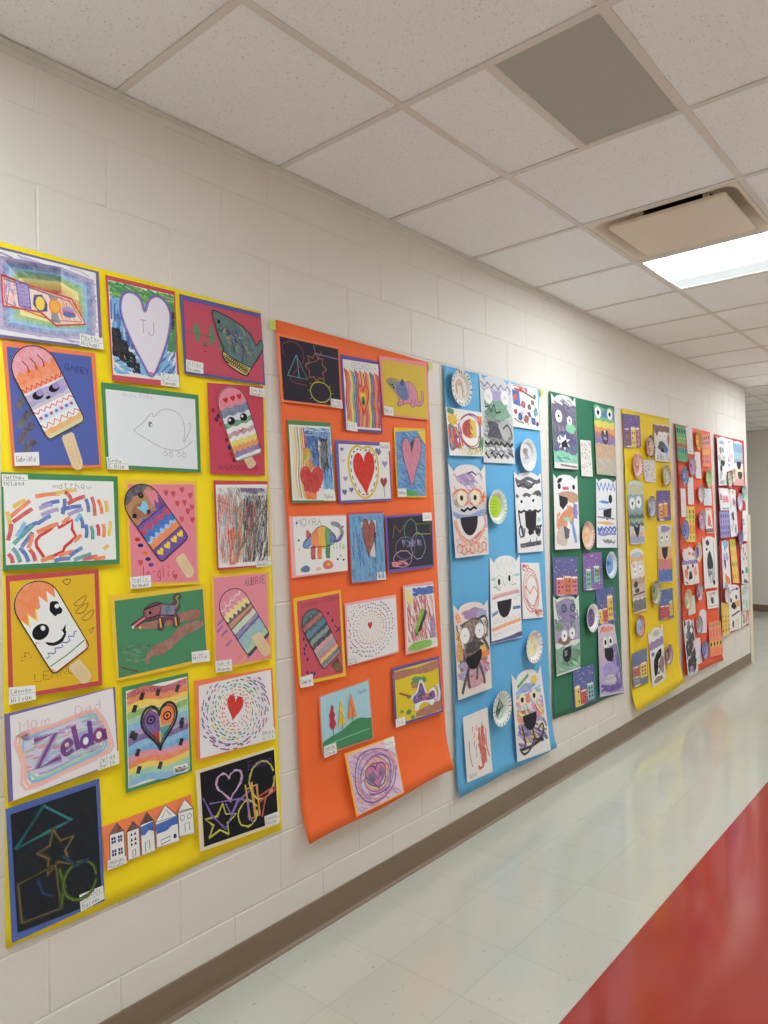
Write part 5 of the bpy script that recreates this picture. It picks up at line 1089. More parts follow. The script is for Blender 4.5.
def d(k):
    k.blob(.5,.12,.3,.06,(160,120,176),.4); k.scrib(.04,.1,.25,.2,14,.007,['orange','peach'],.8,.15,.4); k.blob(.8,.14,.15,.05,(150,150,190),.5); k.blob(.5,.32,.42,.14,(92,76,66),.25); k.line(smooth([(.66,.2),(.9,.18),(.96,.32),(.85,.42)],False),.012,'black',.2); k.blob(.84,.25,.1,.04,'lgrey',.6)
    k.cblob(.5,.32,.46,.16,(120,98,82),.4); k.scrib(.06,.22,.94,.5,46,.011,[(96,78,68),(130,104,84),(76,64,60),(150,120,96)],1.1,.22,.5); k.cblob(.5,.60,.44,.12,(126,96,90),.4); k.scrib(.1,.5,.9,.72,36,.010,[(110,84,80),(84,66,64),(150,112,104)],1.3,.22,.5); k.blob(.46,.56,.38,.10,(110,82,76),.4); k.blob(.5,.48,.3,.06,'charcoal',.2); k.scrib(.7,.48,.97,.62,20,.010,['orange','gold'],0,.25,.4); k.scrib(.04,.64,.95,.82,50,.012,['rose',(186,130,150),'lilac'],.3,.3,.5); k.scrib(.04,.3,.2,.6,20,.008,['tan','orange','gold'],1.5,.2)
    k.cblob(.5,.86,.4,.08,(196,136,150),.6)
    for p in ([(.42,.62),(.34,.70),(.3,.8),(.34,.92)],[(.52,.62),(.58,.72),(.55,.85)],[(.42,.62),(.3,.74),(.2,.85),(.12,.95)],[(.56,.6),(.66,.7),(.76,.84),(.78,.92)],[(.6,.45),(.75,.4),(.9,.5),(.95,.56)],[(.5,.44),(.58,.36),(.62,.5)],[(.36,.55),(.28,.6),(.2,.58)]): k.line(smooth(p,False),.019,(72,54,54),.25)
monster((2704,1084,2995,1081,3001,654,2716,651), 'shaggy brown bear monster with large white eyes and spidery black lines', GB, (226,214,206), [], eyes=[(.27,.345,.135,.085,'grey','white',.12),(.70,.325,.135,.085,'grey','white',.12)], mouth=None, outline=ears(.09), draw=lambda k: (d(k), k.poly(smooth([(.26,.60),(.5,.56),(.72,.53),(.72,.62),(.56,.72),(.38,.71)],True,3),(34,32,36))))
plate((3413,794,86), 'white paper plate with cream center and red rim dashes', PB, (226,220,190), dab((214,206,130),(226,220,196),'lyellow'), dash=(200,70,80), nd=20)
plate((3079,539,86), 'paper plate with black and green triangle sketch in the center', PB, (196,210,196), lambda k: (k.blob(.5,.45,.3,.25,(110,150,120),.5), k.line([(.2,.75),(.5,.1),(.75,.45),(.2,.75)],.010,'charcoal',.2), k.line([(.15,.6),(.6,.5),(.3,.85)],.008,'black'), k.blob(.7,.65,.15,.12,'mint',.5)), dash=(120,130,120), nd=20)
t = Thing('flame_painting', 'red upright paint streaks like a flame on white, lowest blue corner', 'painting', GB); k = t.c('flame_painting', (2773,559,2982,562,2997,252,2778,260), (230,224,220))
k.poly([(.72,.16),(.76,.30),(.75,.5),(.78,.66),(.74,.80),(.66,.84),(.62,.74),(.58,.60),(.50,.50),(.60,.47),(.66,.32)],(214,88,66),.5); k.scrib(.56,.25,.8,.82,34,.010,[(206,80,60),(226,110,84),(190,70,60)],1.6,.26,.4); k.line(smooth([(.70,.7),(.66,.84),(.52,.87),(.48,.82)],False),.014,(206,86,66),.3)
for x, y in ((.35,.2),(.4,.3),(.38,.42),(.44,.5),(.5,.2),(.55,.35),(.45,.6)): k.line([(x,y),(x-.03,y+.08)],.006,(206,90,80),.4)
k.line(smooth([(.18,.4),(.17,.6),(.24,.8)],False),.004,'maroon'); k.line(smooth([(.86,.3),(.84,.55),(.92,.75)],False),.007,'rose',.4); k.text('NOAH',.1,.91,.05,'green',.002,-.05); t.done()
def d(k):
    k.line([(.16,.17),(.4,.10),(.55,.06)],.018,(90,160,80),.3); k.blob(.72,.13,.12,.05,'gold',.3); k.blob(.45,.20,.3,.05,(130,150,200),.4); k.scrib(.1,.2,.9,.3,16,.010,['lblue','lilac','lgreen'],0,.3,.5); k.scrib(.08,.42,.92,.6,34,.010,['orange','lyellow','lilac','lgreen','pink'],.8,.2,.5); k.line([(.1,.46),(.4,.47)],.018,'rose',.4); k.blob(.46,.33,.07,.06,'orange',.3)
    k.scrib(.08,.34,.92,.62,40,.012,['orange','lyellow','lilac','mint','pink','lblue','rose'],.6,.22,.6); k.cblob(.3,.7,.25,.08,(150,120,170),.6); k.scrib(.05,.6,.95,.85,60,.012,['purple','lilac','gold','brown','indigo'],.4,.2,.4); k.line(smooth([(.2,.62),(.25,.8),(.2,.9)],False),.014,'charcoal',.2); k.line(smooth([(.5,.66),(.56,.8),(.7,.82),(.84,.74),(.82,.66),(.66,.72)],False),.013,'charcoal',.2); k.line([(.1,.88),(.4,.88),(.8,.83)],.016,'black',.2); k.line(smooth([(.08,.86),(.2,.94),(.4,.9),(.55,.78)],False),.012,'charcoal',.2)
monster((3210,681,3513,676,3553,218,3204,246), 'cat eared monster in bright rainbow strokes with black round mouth', GB, (228,224,222), [], eyes=[(.27,.325,.11,.075,'black','cream',.42),(.66,.315,.11,.075,'black','cream',.42)], mouth=(.46,.51,.44,.185), outline=ears(.12), draw=d)

# green banner
def d(k):
    k.scrib(.05,.15,.95,.5,40,.012,[(70,54,86),(104,84,124),(130,110,150),(60,50,80)],1.2,.2,.5); k.scrib(.05,.55,.95,.8,40,.012,[(56,54,110),(84,84,140),(50,60,100)],.5,.25,.5); k.scrib(.1,.06,.9,.13,10,.007,['grey','charcoal'],.3,.2); k.blob(.4,.30,.35,.12,(90,72,110),.3); k.blob(.5,.62,.4,.12,(70,64,120),.3); k.blob(.75,.44,.2,.08,(120,190,150),.3); k.blob(.3,.82,.3,.06,(110,190,160),.4); k.scrib(.1,.84,.9,.9,14,.008,['mint','teal'],.2,.3,.3); k.line([(.25,.95),(.95,.97)],.010,(150,90,70),.4)
    k.poly(star_pts(.42,.64,.30,.12,7,.45,.3),'white'); k.poly([(.15,.6),(.24,.56),(.22,.68)],'white'); k.poly([(.3,.66),(.52,.60),(.6,.70),(.34,.72)],'charcoal')
monster((3701,2173,4006,2181,4004,1752,3708,1749), 'dark purple monster with mint cheek and jagged white mouth', GG, (220,216,218), [(.13,.80,(86,70,104),.4),(.58,.78,(66,62,112),.4),(.78,.92,(120,190,160),.5)], eyes=[(.26,.30,.14,.085,'black','white',.25,0,.0),(.70,.34,.11,.06,'black','white',.3)], outline=ears(.09), draw=d)
t = Thing('speckled_drawing', 'narrow white strip covered in small red brown marks, green banner', 'drawing', GG); k = t.c('speckled_drawing', (4070,1934,4216,1939,4221,1717,4064,1717), (226,220,214)); specks(110, ['maroon','dred','plum','charcoal'], .0065)(k); t.done()
def d(k):
    k.blob(.38,.08,.25,.05,(90,170,130),.3); k.blob(.6,.12,.25,.05,(60,120,180),.3)
    k.poly(smooth([(.3,.38),(.5,.36),(.66,.36),(.64,.50),(.52,.56),(.36,.52)],True,2),(52,46,64),.2); k.poly([(.44,.36),(.52,.36),(.5,.43)],'white'); k.blob(.5,.47,.08,.03,'lilac',.2)
monster((4265,2175,4568,2178,4579,1730,4270,1734), 'frog topped rainbow monster with yellow band and brown belly', GG, (110,176,120), [(.09,.24,(70,130,180),.3),(.17,.24,(110,180,110),.3),(.23,.40,(224,206,80),.3),(.32,.45,(226,140,70),.4),(.40,.55,(170,90,110),.4),(.47,.58,(110,90,160),.5),(.55,.99,(190,150,110),.6),(.75,.99,(176,160,140),.7)], eyes=[(.20,.115,.15,.085,'black','white',.4),(.78,.11,.14,.08,'black','white',.4)], outline=[(0,.03),(.15,0),(.35,.03),(.5,.08),(.7,.02),(.88,-.0),(1,.05),(1,.5),(1,1),(0,1),(0,.5)], draw=d)
def d(k):
    k.poly(smooth([(.2,.06),(.35,.05),(.3,.1),(.15,.12)],True,2),'charcoal'); k.poly([(.35,.165),(.6,.16),(.62,.20),(.36,.21)],(200,80,110),.3); k.poly(smooth([(.15,.26),(.6,.22),(.97,.26),(.96,.36),(.7,.38),(.4,.32)],True,2),(186,130,90),.5); k.scrib(.5,.42,.75,.66,16,.016,[(214,130,80),(226,160,110)],.9,.3,.4); k.scrib(.1,.52,.5,.72,20,.016,[(214,130,80),(230,150,96)],-.5,.3,.4); k.cblob(.84,.5,.14,.10,(120,110,180),.4); k.line(smooth([(.68,.62),(.78,.76),(.84,.92)],False),.030,(90,140,200),.5); k.poly([(.2,.28),(.55,.31),(.55,.38),(.35,.47),(.22,.42)],'charcoal'); k.poly([(.38,.47),(.5,.42),(.5,.46)],'white')
    k.poly(smooth([(.1,.66),(.3,.52),(.7,.42),(.75,.5),(.4,.66),(.15,.72)],True,2),(214,130,80),.4); k.poly([(.78,.38),(.94,.40),(.92,.60),(.78,.58)],(120,110,180),.4); k.blob(.5,.60,.15,.03,'mint',.4); k.poly(smooth([(.08,.92),(.1,.76),(.3,.68),(.5,.74),(.45,.95)],True,2),(196,176,160),.5); k.poly([(.34,.68),(.6,.74),(.55,.85),(.4,.87)],(84,76,96),.2); k.line(smooth([(.7,.64),(.74,.78),(.82,.9)],False),.016,(90,140,200),.4)
monster((3703,1716,4002,1718,4000,1286,3688,1292), 'white cat monster with brown mask and orange and blue patches', GG, (228,224,224), [], eyes=[(.22,.16,.06,.04,'charcoal','charcoal'),(.82,.165,.06,.035,'charcoal','charcoal')], outline=ears(.08), draw=d)
def d(k):
    k.zig(.05,.12,.95,.11,9,.055,.018,(60,110,196),.3); k.cblob(.4,.34,.3,.03,(90,140,210),.5); k.cblob(.5,.645,.46,.03,(226,170,100),.5); k.zig(.05,.765,.97,.75,10,.03,.018,(50,100,190),.3); k.cblob(.5,.80,.46,.025,(130,116,190),.5); k.cblob(.55,.91,.3,.04,(130,126,130),.5); k.line([(.25,.33),(.58,.35)],.012,(70,120,190),.3); k.line([(.1,.45),(.5,.43)],.008,'lblue',.4); k.poly([(.34,.46),(.75,.42),(.72,.56),(.52,.60),(.34,.56)],'charcoal'); k.poly([(.40,.55),(.5,.56),(.45,.60)],'white'); k.line([(.05,.56),(.9,.58)],.010,'grey',.4)
    k.line([(.05,.64),(.8,.65)],.014,(226,170,100),.4); k.zig(.05,.73,.97,.71,9,.02,.014,'blue',.2); k.line(smooth([(.05,.80),(.3,.82),(.6,.80),(.95,.80)],False),.014,(130,116,190),.4); k.zig(.3,.90,.9,.92,6,.02,.014,'grey',.4)
monster((4274,1712,4573,1710,4550,1268,4243,1281), 'white monster with blue spiky hair and one black eye', GG, (226,226,230), [], eyes=[(.70,.29,.09,.065,'black','black'),], outline=ears(.07), draw=d)
plate((4100,1360,85), 'paper plate with peach center and red rim on green banner', PG, (230,190,140), dab((226,190,150),(230,170,120),(240,206,150)), dash=(196,70,80), nd=26, rimc=(226,196,186))
CP, CY, CR_, CM, CB_, CT = (214,120,130), (232,190,80), (206,80,70), (130,190,170), (150,96,70), (216,150,100)
castle((3674,1249,3991,1236,3971,1013,3672,1033), 'snowy indigo night with three pink and orange houses', GG, (92,92,146), [(.10,.42,.50,.97,(206,110,110),0),(.42,.70,.46,.97,(196,110,60),0),(.70,.96,.48,.97,(206,120,120),0)])
castle((4066,1256,4330,1250,4329,1018,4053,1030), 'snowy violet night with two mint towers', GG, (130,96,160), [(.14,.38,.40,.94,(120,180,160),1),(.54,.84,.34,.80,(120,180,160),1),(.60,.82,.44,.56,(226,200,80),0)])
plate((4425,1164,85), 'paper plate with deep blue center and pale blue rim', PG, (110,150,206), dab('blue',(60,100,180),(120,170,220)), dash=(130,170,210), nd=22, rimc=(206,216,224))
def d(k):
    k.scrib(.06,.06,.94,.45,50,.012,['green',(96,84,130),(130,116,160),(70,110,90)],1.0,.2,.5); k.blob(.45,.12,.35,.08,(130,116,160),.5); k.blob(.5,.26,.35,.10,(120,104,160),.5)
    for x in (.38,.74): k.ring(x,.17,.10,.045,.010,'charcoal',.2,n=12); k.blob(x,.17,.07,.03,'indigo',.3)
    k.line([(.6,.26),(.85,.32)],.010,'purple'); k.blob(.4,.58,.3,.06,(120,80,60),.4); k.blob(.55,.80,.42,.12,(70,130,96),.5); k.scrib(.1,.85,.9,.95,20,.008,['mint','green'],.2,.3,.4); k.blob(.15,.4,.12,.06,'green',.5); k.poly(smooth([(.28,.70),(.6,.67),(.6,.80),(.45,.87),(.3,.82)],True,2),'charcoal'); k.text('N',.36,.71,.07,'white',.006)
monster((3672,1038,3990,1014,3971,587,3677,590), 'purple and green painted monster with close white eyes and N teeth', GG, (214,220,214), [(.3,.6,(150,140,176),.6),(.66,.98,(110,160,130),.6)], eyes=[(.36,.52,.12,.075,'black','white',.22),(.68,.505,.12,.075,'black','white',.22)], outline=ears(.08), draw=d)
castle((4226,1024,4514,1021,4520,793,4256,804), 'snowy blue night with a tall yellow tower and red houses', GG, (86,96,150), [(.55,.84,.20,.92,(230,190,80),1),(.28,.52,.54,.97,(206,90,70),0),(.05,.26,.56,.97,(226,190,90),0)])
plate((4134,863,85), 'paper plate with dark purple center and pale dashed rim', PG, (110,76,130), dab('purple',(84,60,110),(150,120,170)), dash=(150,170,130), nd=22)
def d(k):
    k.scrib(.6,.3,.97,.9,40,.014,[(96,74,160),(120,96,180),(84,64,150)],1.4,.2,.5); k.scrib(.05,.86,.9,.95,20,.014,[(84,64,150),(104,84,170)],0,.3,.4); k.scrib(.05,.2,.3,.6,16,.012,[(206,180,190),(186,160,170)],1.5,.2,.5); k.line(smooth([(.1,.12),(.3,.05),(.5,.10),(.85,.06)],False),.012,'red',.3); k.blob(.5,.08,.3,.04,(226,130,110),.4); k.blob(.2,.4,.12,.2,(196,170,186),.6); k.poly([(.28,.34),(.72,.34),(.72,.46),(.6,.54),(.4,.52),(.28,.46)],'charcoal'); k.blob(.5,.65,.4,.10,(150,130,200),.6); k.line(smooth([(.15,.9),(.4,.93),(.75,.9),(.92,.86),(.94,.6),(.9,.3)],False),.022,(84,64,150),.3); k.blob(.5,.78,.28,.07,(190,184,196),.7); k.zig(.3,.78,.75,.74,5,.012,.004,'grey')
monster((4240,809,4485,791,4604,325,4230,368), 'purple monster with red striped cap and square black nose', GG, (206,196,214), [(.12,.35,(196,186,204),.5),(.45,.98,(170,156,206),.6)], eyes=[(.36,.26,.12,.075,'black','white',.5),(.64,.25,.12,.07,'black','white',.5)], outline=ears(.05, 0, .06), draw=d)
castle((3889,590,4173,578,4181,361,3893,365), 'snowy blue night with yellow, red and mint towers, lowest on green', GG, (88,98,156), [(.05,.28,.42,.98,(230,196,80),0),(.32,.58,.58,.97,(206,90,76),0),(.62,.92,.46,.94,(130,180,170),1)], win='charcoal')

# second yellow banner
castle((4707,2157,5014,2171,5013,1953,4718,1928), 'purple snowy castle picture, top corner of the farther yellow banner', GV, (112,92,150), [(.08,.30,.40,.90,(150,96,90),0),(.42,.68,.36,1.0,(230,200,90),1),(.70,.92,.36,.97,(190,130,140),0)], n=22)
plate((5157,1962,82), 'paper plate with orange center and dark rim', PV, (206,150,116), dab((214,150,110),(110,80,80),(226,190,160)), dash=['black','maroon','charcoal'], nd=30)
monster((5287,2141,5606,2152,5591,1871,5276,1870), 'square monster painting with white eyes and blue chin drips', GV, (222,214,212), [(.03,.2,(130,80,76),.3)], eyes=[(.35,.32,.14,.13,'grey','white',.2),(.66,.30,.14,.12,'grey','white',.2)], draw=lambda k: (k.blob(.2,.2,.15,.12,(110,60,60),.3), k.blob(.9,.4,.08,.15,(150,100,80),.3), k.blob(.5,.6,.32,.16,(64,62,80),.25), k.blob(.72,.66,.16,.12,'blue',.3), k.blob(.5,.70,.12,.06,'charcoal',0), k.scrib(.1,.75,.95,.97,16,.008,['blue','lilac','grey'],1.5,.15,.3)))
plate((4906,1816,86), 'paper plate in faded red with red rim dashes', PV, (214,150,140), dab((206,110,100),(226,190,176),(196,140,130)), dash=(186,60,66), nd=24, rimc=(226,196,190))
t = Thing('speckled_drawing', 'small white paper full of maroon confetti marks, farther yellow banner', 'drawing', GV); k = t.c('speckled_drawing', (5071,1868,5292,1871,5286,1709,5069,1714), (224,212,210)); specks(100, ['maroon','dred','plum','charcoal'], .008)(k); t.done()
plate((5463,1765,82), 'paper plate with grey and gold center at the yellow banner edge', PV, (190,180,150), dab((150,140,130),(200,180,110),(214,206,190)), dash=(120,106,90), nd=24)
monster((4757,1710,5055,1719,5024,1278,4774,1280), 'tall teal fish monster with round eyes and striped body', GV, (196,204,206), [(.06,.22,(190,190,150),.5),(.22,.5,(130,160,176),.5),(.48,.62,(110,140,130),.5),(.54,.60,(60,76,80),.3),(.60,.66,(130,160,130),.4),(.66,.72,(84,84,96),.3),(.72,.9,(190,196,196),.5),(.88,.98,(140,150,186),.5)], eyes=[(.26,.36,.18,.095,'charcoal','white',.3),(.66,.34,.18,.095,'charcoal','white',.3)], outline=ears(.10,0,.06), draw=lambda k: (k.poly(smooth([(.25,.70),(.5,.74),(.7,.68),(.6,.86),(.45,.88)],True,2),'charcoal'), k.blob(.2,.86,.12,.03,(226,150,110),.3), k.blob(.8,.84,.12,.03,(226,150,110),.3)))
plate((5156,1533,81), 'paper plate with slate blue swirls between castle and fish monster', PV, (150,150,176), dab((100,104,140),(190,186,196),(130,130,160)), dash=(84,76,96), nd=26)
castle((5307,1653,5591,1660,5577,1433,5297,1431), 'purple snowy picture with two gold towers, right edge of yellow banner', GV, (112,90,150), [(.10,.40,.40,.92,(226,170,80),0),(.46,.74,.38,.88,(226,150,70),0)], n=26)
monster((5305,1408,5599,1403,5572,971,5283,982), 'monster with lilac hair, gold mouth band and blue bottom', GV, (222,214,206), [(.14,.40,(214,206,180),.5),(.38,.62,(226,170,110),.4),(.60,.80,(206,110,110),.4),(.78,.99,(64,104,180),.3)], eyes=[(.30,.23,.14,.07,'grey','white',.4),(.64,.22,.14,.07,'grey','white',.4)], mouth=(.48,.40,.44,.20), outline=ears(.06), draw=lambda k: k.cblob(.5,.08,.45,.08,(140,130,190),.3))
monster((4771,1249,5016,1249,5032,816,4801,812), 'orange and blue topped monster with grey black base', GV, (222,214,210), [(.10,.2,(230,170,110),.5),(.46,.60,(176,140,110),.5),(.56,.78,(196,176,160),.5),(.80,.98,(96,92,100),.4)], eyes=[(.30,.36,.14,.07,'grey','white',.3),(.68,.33,.14,.07,'grey','white',.3)], outline=dome(.10), draw=lambda k: (k.cblob(.5,.1,.45,.06,(150,196,214),.4), k.blob(.3,.56,.16,.05,'charcoal',.1), k.blob(.36,.66,.2,.04,'charcoal',.2), k.line([(.05,.72),(.95,.70)],.010,'charcoal',.2), k.scrib(.05,.2,.95,.3,12,.006,['orange','lgreen','rose'],.8,.15)))
plate((5186,921,91), 'paper plate with dark green and yellow center on yellow banner', PV, (150,150,110), dab((70,76,70),(190,180,120),(110,130,90),(60,54,60)), dash=(130,140,120), nd=26)
castle((5299,926,5592,922,5586,700,5290,710), 'blue snowy picture with red houses and yellow post', GV, (92,110,160), [(.05,.34,.50,.98,(206,84,84),0),(.38,.66,.52,.96,(206,80,70),0),(.70,.92,.40,.92,(220,186,90),1)], n=22)
plate((4885,720,79), 'paper plate with ice blue center and dark red rim', PV, (150,186,214), dab((150,190,220),(190,206,220),(110,150,196)), dash=(170,60,56), nd=24, rimc=(206,150,140))
castle((4755,551,5016,554,5020,315,4740,325), 'grey blue snowy picture with red and gold houses, bottom corner', GV, (104,116,150), [(.05,.46,.40,.72,(196,96,80),0),(.50,.95,.36,.80,(226,190,80),0),(.10,.44,.70,.96,(140,150,130),0)], n=22)
monster((5061,661,5349,679,5366,277,5095,261), 'white monster with purple brow band and big black blot', GV, (226,220,220), [(.22,.36,(150,120,180),.4)], outline=ears(.12), draw=lambda k: (k.blob(.5,.10,.3,.05,(180,186,170),.4), k.poly(smooth([(.25,.55),(.5,.44),(.80,.42),(.76,.55),(.55,.60),(.45,.78),(.25,.84),(.2,.70)],True,3),'black'), k.blob(.75,.7,.2,.16,(150,110,96),.4), k.blob(.45,.92,.35,.06,(130,104,100),.5), k.ring(.5,.76,.12,.06,.010,'charcoal'), k.blob(.2,.44,.12,.04,'indigo',.4)))
plate((5423,445,78), 'paper plate with maroon and green center, lowest on yellow banner', PV, (150,90,100), dab((110,50,70),(190,130,150),(90,110,80)), dash=(150,140,110), nd=24)

# red orange banner
strips((5723,2174,5950,2174,5950,1889,5730,1891), 'green paper castle with rows of dark windows, top of red orange banner', GW, (96,170,120), [(.10,.22,None,'charcoal'),(.36,.46,(150,190,100),(110,150,90)),(.52,.60,(190,110,90),(140,90,80)),(.64,.76,(90,160,130),(50,96,130)),(.82,.92,None,(80,150,110))])
def strip(q, label, group, marks, n=30):
    t = Thing('paper_strip', label, 'drawing', group); k = t.c('paper_strip', q, (228,222,226)); specks(n*2, marks, .008)(k); return t.done()
strip((5986,2174,6143,2188,6149,1963,6003,1963), 'white strip with faint grey marks beside the green castle', GW, ['lgrey','lilac','grey','lpink'])
plate((6241,2085,83), 'paper plate painted orange and gold, red orange banner', PW, (226,150,70), dab((230,130,50),(226,190,90),(240,206,150)), dash=(176,140,60), nd=22, rimc=(222,176,100))
strips((6385,2145,6599,2176,6576,1883,6370,1877), 'light orange paper castle with purple windows, top right of banner', GW, (240,150,110), [(.08,.18,None,'plum'),(.24,.33,(230,150,140),(110,84,140)),(.42,.50,None,(226,130,100)),(.52,.60,(240,180,90),(236,150,80)),(.66,.74,(226,140,120),(196,110,120)),(.80,.90,None,(130,90,140))])
plate((6065,1863,83), 'paper plate with magenta, aqua and dark marbled center', PW, (196,140,186), dab((196,90,160),(110,170,206),(90,70,90),(226,190,214)), dash=(130,90,110), nd=26)
strip((6192,1990,6328,1993,6335,1771,6186,1772), 'white strip with pale yellow and pink dots under the gold plate', GW, ['lpink','lyellow','lgrey','rose'])
plate((5818,1776,78), 'paper plate with cobalt blue center and grey rim, red orange banner', PW, (64,104,190), dab((50,90,180),(110,140,200),(190,196,214)), dash=(90,84,110), nd=26)
plate((6485,1781,83), 'paper plate with lime and aqua center at red orange banner edge', PW, (150,196,90), dab((150,200,80),(90,170,190),(206,214,150)), dash=(170,190,110), nd=24)
strip((5995,1770,6136,1777,6128,1555,5978,1555), 'white strip with magenta stripe at top', GW, ['magenta','lgrey','lpink','pink'], 24)
strip((5772,1679,5883,1678,5876,1456,5759,1457), 'plain white strip below the cobalt blue plate', GW, ['lgrey','lgrey'], 16)
plate((6271,1640,76), 'pale pink and white paper plate touching a teal dotted paper', PW, (226,206,216), dab((226,190,206),(214,214,222),(196,170,190)), dash=(120,90,100), nd=24)
t = Thing('dotted_drawing', 'teal dotted white paper at the banner edge', 'drawing', GW); k = t.c('dotted_drawing', (6406,1692,6614,1694,6601,1549,6376,1548), (214,220,222)); specks(70, ['teal','lblue','mint','grey'], .007)(k); t.done()
strips((5909,1542,6149,1541,6129,1248,5906,1255), 'yellow paper castle with black windows and orange rows', GW, (236,200,80), [(.10,.20,None,'charcoal'),(.24,.34,(206,200,90),(110,120,60)),(.38,.48,None,(190,110,110)),(.54,.74,(236,170,70),(226,130,60)),(.82,.90,None,(130,140,110))], n=3)
plate((6269,1427,85), 'paper plate with purple and pink center beside red figure', PW, (176,120,170), dab((130,80,140),(206,140,170),(226,200,216)), dash=(176,140,160), nd=24)
t = Thing('figure_painting', 'white paper with red figure and purple base', 'painting', GW); k = t.c('figure_painting', (6436,1524,6599,1526,6617,1314,6426,1313), (226,220,216)); k.poly(smooth([(.5,.22),(.7,.4),(.75,.6),(.6,.72),(.35,.70),(.3,.5)],True,2),(206,80,60),.3); k.band(.82,.98,(120,84,120),.3,.02); k.line([(.2,.06),(.8,.05)],.006,'grey'); k.blob(.8,.72,.15,.05,(210,110,90)); t.done()
plate((5808,1354,78), 'paper plate with vivid blue and violet swirl by yellow castle', PW, (80,96,196), dab((50,60,170),(110,140,220),(130,80,180),(130,190,226)), dash=(90,104,160), nd=24, rimc=(150,170,214))
monster((5752,1227,6128,1214,6145,916,5761,917), 'fox faced monster with purple headband and black mouth', GW, (228,220,216), [(.36,.46,(140,110,180),.3)], eyes=[(.34,.54,.06,.05,'charcoal','charcoal'),(.66,.51,.06,.05,'charcoal','charcoal')], outline=[(.05,.20),(.15,.05),(.3,.06),(.55,0),(.7,.06),(.8,.14),(.93,.04),(.93,.36),(1,.40),(1,1),(.5,1.0),(.08,.97),(0,.42),(.12,.36)], draw=lambda k: (k.blob(.5,.18,.1,.05,'orange',.3), k.blob(.72,.2,.08,.05,'rose',.3), k.blob(.22,.68,.12,.12,'orange',.3), k.blob(.8,.66,.10,.14,(230,150,80),.3), k.line([(.15,.9),(.3,.95)],.010,'charcoal'), k.poly([(.34,.86),(.42,.66),(.54,.64),(.60,.84)],'charcoal')))
plate((6152,1166,80), 'paper plate with violet center and gold rim dashes', PW, (120,90,170), dab((96,64,150),(140,110,180)), dash=(220,190,60), nd=22, rimc=(226,214,190))
monster((6320,1289,6698,1281,6689,838,6324,853), 'tall white painting of a dripping black bear figure', GW, (228,226,224), [], outline=ears(.08), draw=lambda k: (k.blob(.35,.12,.12,.06,'charcoal',.1), k.blob(.28,.25,.07,.03,'black',0), k.poly(smooth([(.35,.34),(.5,.28),(.6,.36),(.7,.5),(.68,.62),(.3,.62),(.28,.46)],True,2),(40,40,44),.1), [k.line([(x,.6),(x+.02,y)],.014,'charcoal',.2) for x, y in ((.36,.8),(.46,.9),(.6,.88),(.68,.95),(.30,.72))], k.line([(.80,.1),(.78,.9)],.012,'charcoal',.3), k.blob(.74,.9,.1,.05,'black',0), k.blob(.45,.72,.15,.05,'grey',.4)))
plate((5822,813,82), 'paper plate in grey and pale yellow under the fox monster', PW, (206,190,130), dab((214,196,110),(160,160,160),(226,214,180)), dash=(200,190,130), nd=22)
t = Thing('sketch_drawing', 'pale sheet with grey green scribbles beside the pale yellow plate', 'drawing', GW); k = t.c('sketch_drawing', (5924,820,6089,822,6092,678,5914,673), (222,218,206)); specks(40, ['grey','lgreen','lgrey'], .006)(k); t.done()
plate((6165,839,81), 'paper plate with maroon and violet freckled center', PW, (190,150,160), dab((150,70,90),(110,84,140),(214,190,196)), dash=(170,110,110), nd=28)
t = Thing('blot_painting', 'white square with dark red blot inside grey frame', 'painting', GW); k = t.c('blot_painting', (6390,820,6708,811,6704,661,6401,677), (226,222,218)); k.line([(.12,.12),(.85,.10),(.86,.86),(.14,.88)],.010,'lgrey',.4,True); k.blob(.46,.55,.15,.25,(90,40,50),.2); k.scrib(.2,.1,.8,.25,10,.006,['grey'],0,.2); t.done()
monster((5748,658,5992,645,6047,219,5802,218), 'black, grey and purple splashed tall monster, bottom left of banner', GW, (222,218,220), [], outline=ears(.07), lift=.012, draw=lambda k: (mess(12,['charcoal','grey',(84,70,100)],.1,.05,.9,.4,.28,.25)(k), mess(10,['charcoal','black','plum','grey'],.1,.42,.9,.70,.26,.2)(k), mess(7,['charcoal','black'],.2,.72,.8,.84,.3,.2)(k), k.blob(.2,.17,.12,.07,'white',0), k.blob(.7,.2,.14,.06,'white',0), mess(6,['purple','grey','lilac'],.15,.88,.85,.96,.2,.4)(k)))
t = Thing('heart_drawing', 'white oval topped paper with faint grey lines behind a plate', 'drawing', GW); k = t.c('heart_drawing', (6212,694,6380,679,6363,485,6130,500), (222,216,226), outline=dome(.18)); specks(24, ['lgrey','grey','lilac'], .006)(k); t.done()
plate((6106,581,76), 'paper plate in grey and dusty red overlapping an oval topped paper', PW, (176,140,150), dab((150,90,100),(120,130,150),(206,190,196)), dash=(110,84,96), nd=26, x=.022)
strips((6408,561,6744,552,6761,245,6387,276), 'large orange castle with three black doors, bottom of red orange banner', GW, (240,140,100), [(.07,.15,None,(110,150,110)),(.22,.46,(236,150,120),(230,110,90)),(.60,.70,(240,180,80),'charcoal'),(.82,.93,None,(236,120,90))])
strip((6020,476,6197,465,6209,259,6041,267), 'pale pink strip behind the splashed monster, red orange banner', GW, ['lpink','peach','rose','lgrey'], 26)
plate((6248,359,81), 'paper plate with indigo swirl near the large orange castle', PW, (96,104,186), dab((60,70,160),(150,160,214),(110,90,170)), dash=(64,60,110), nd=26)

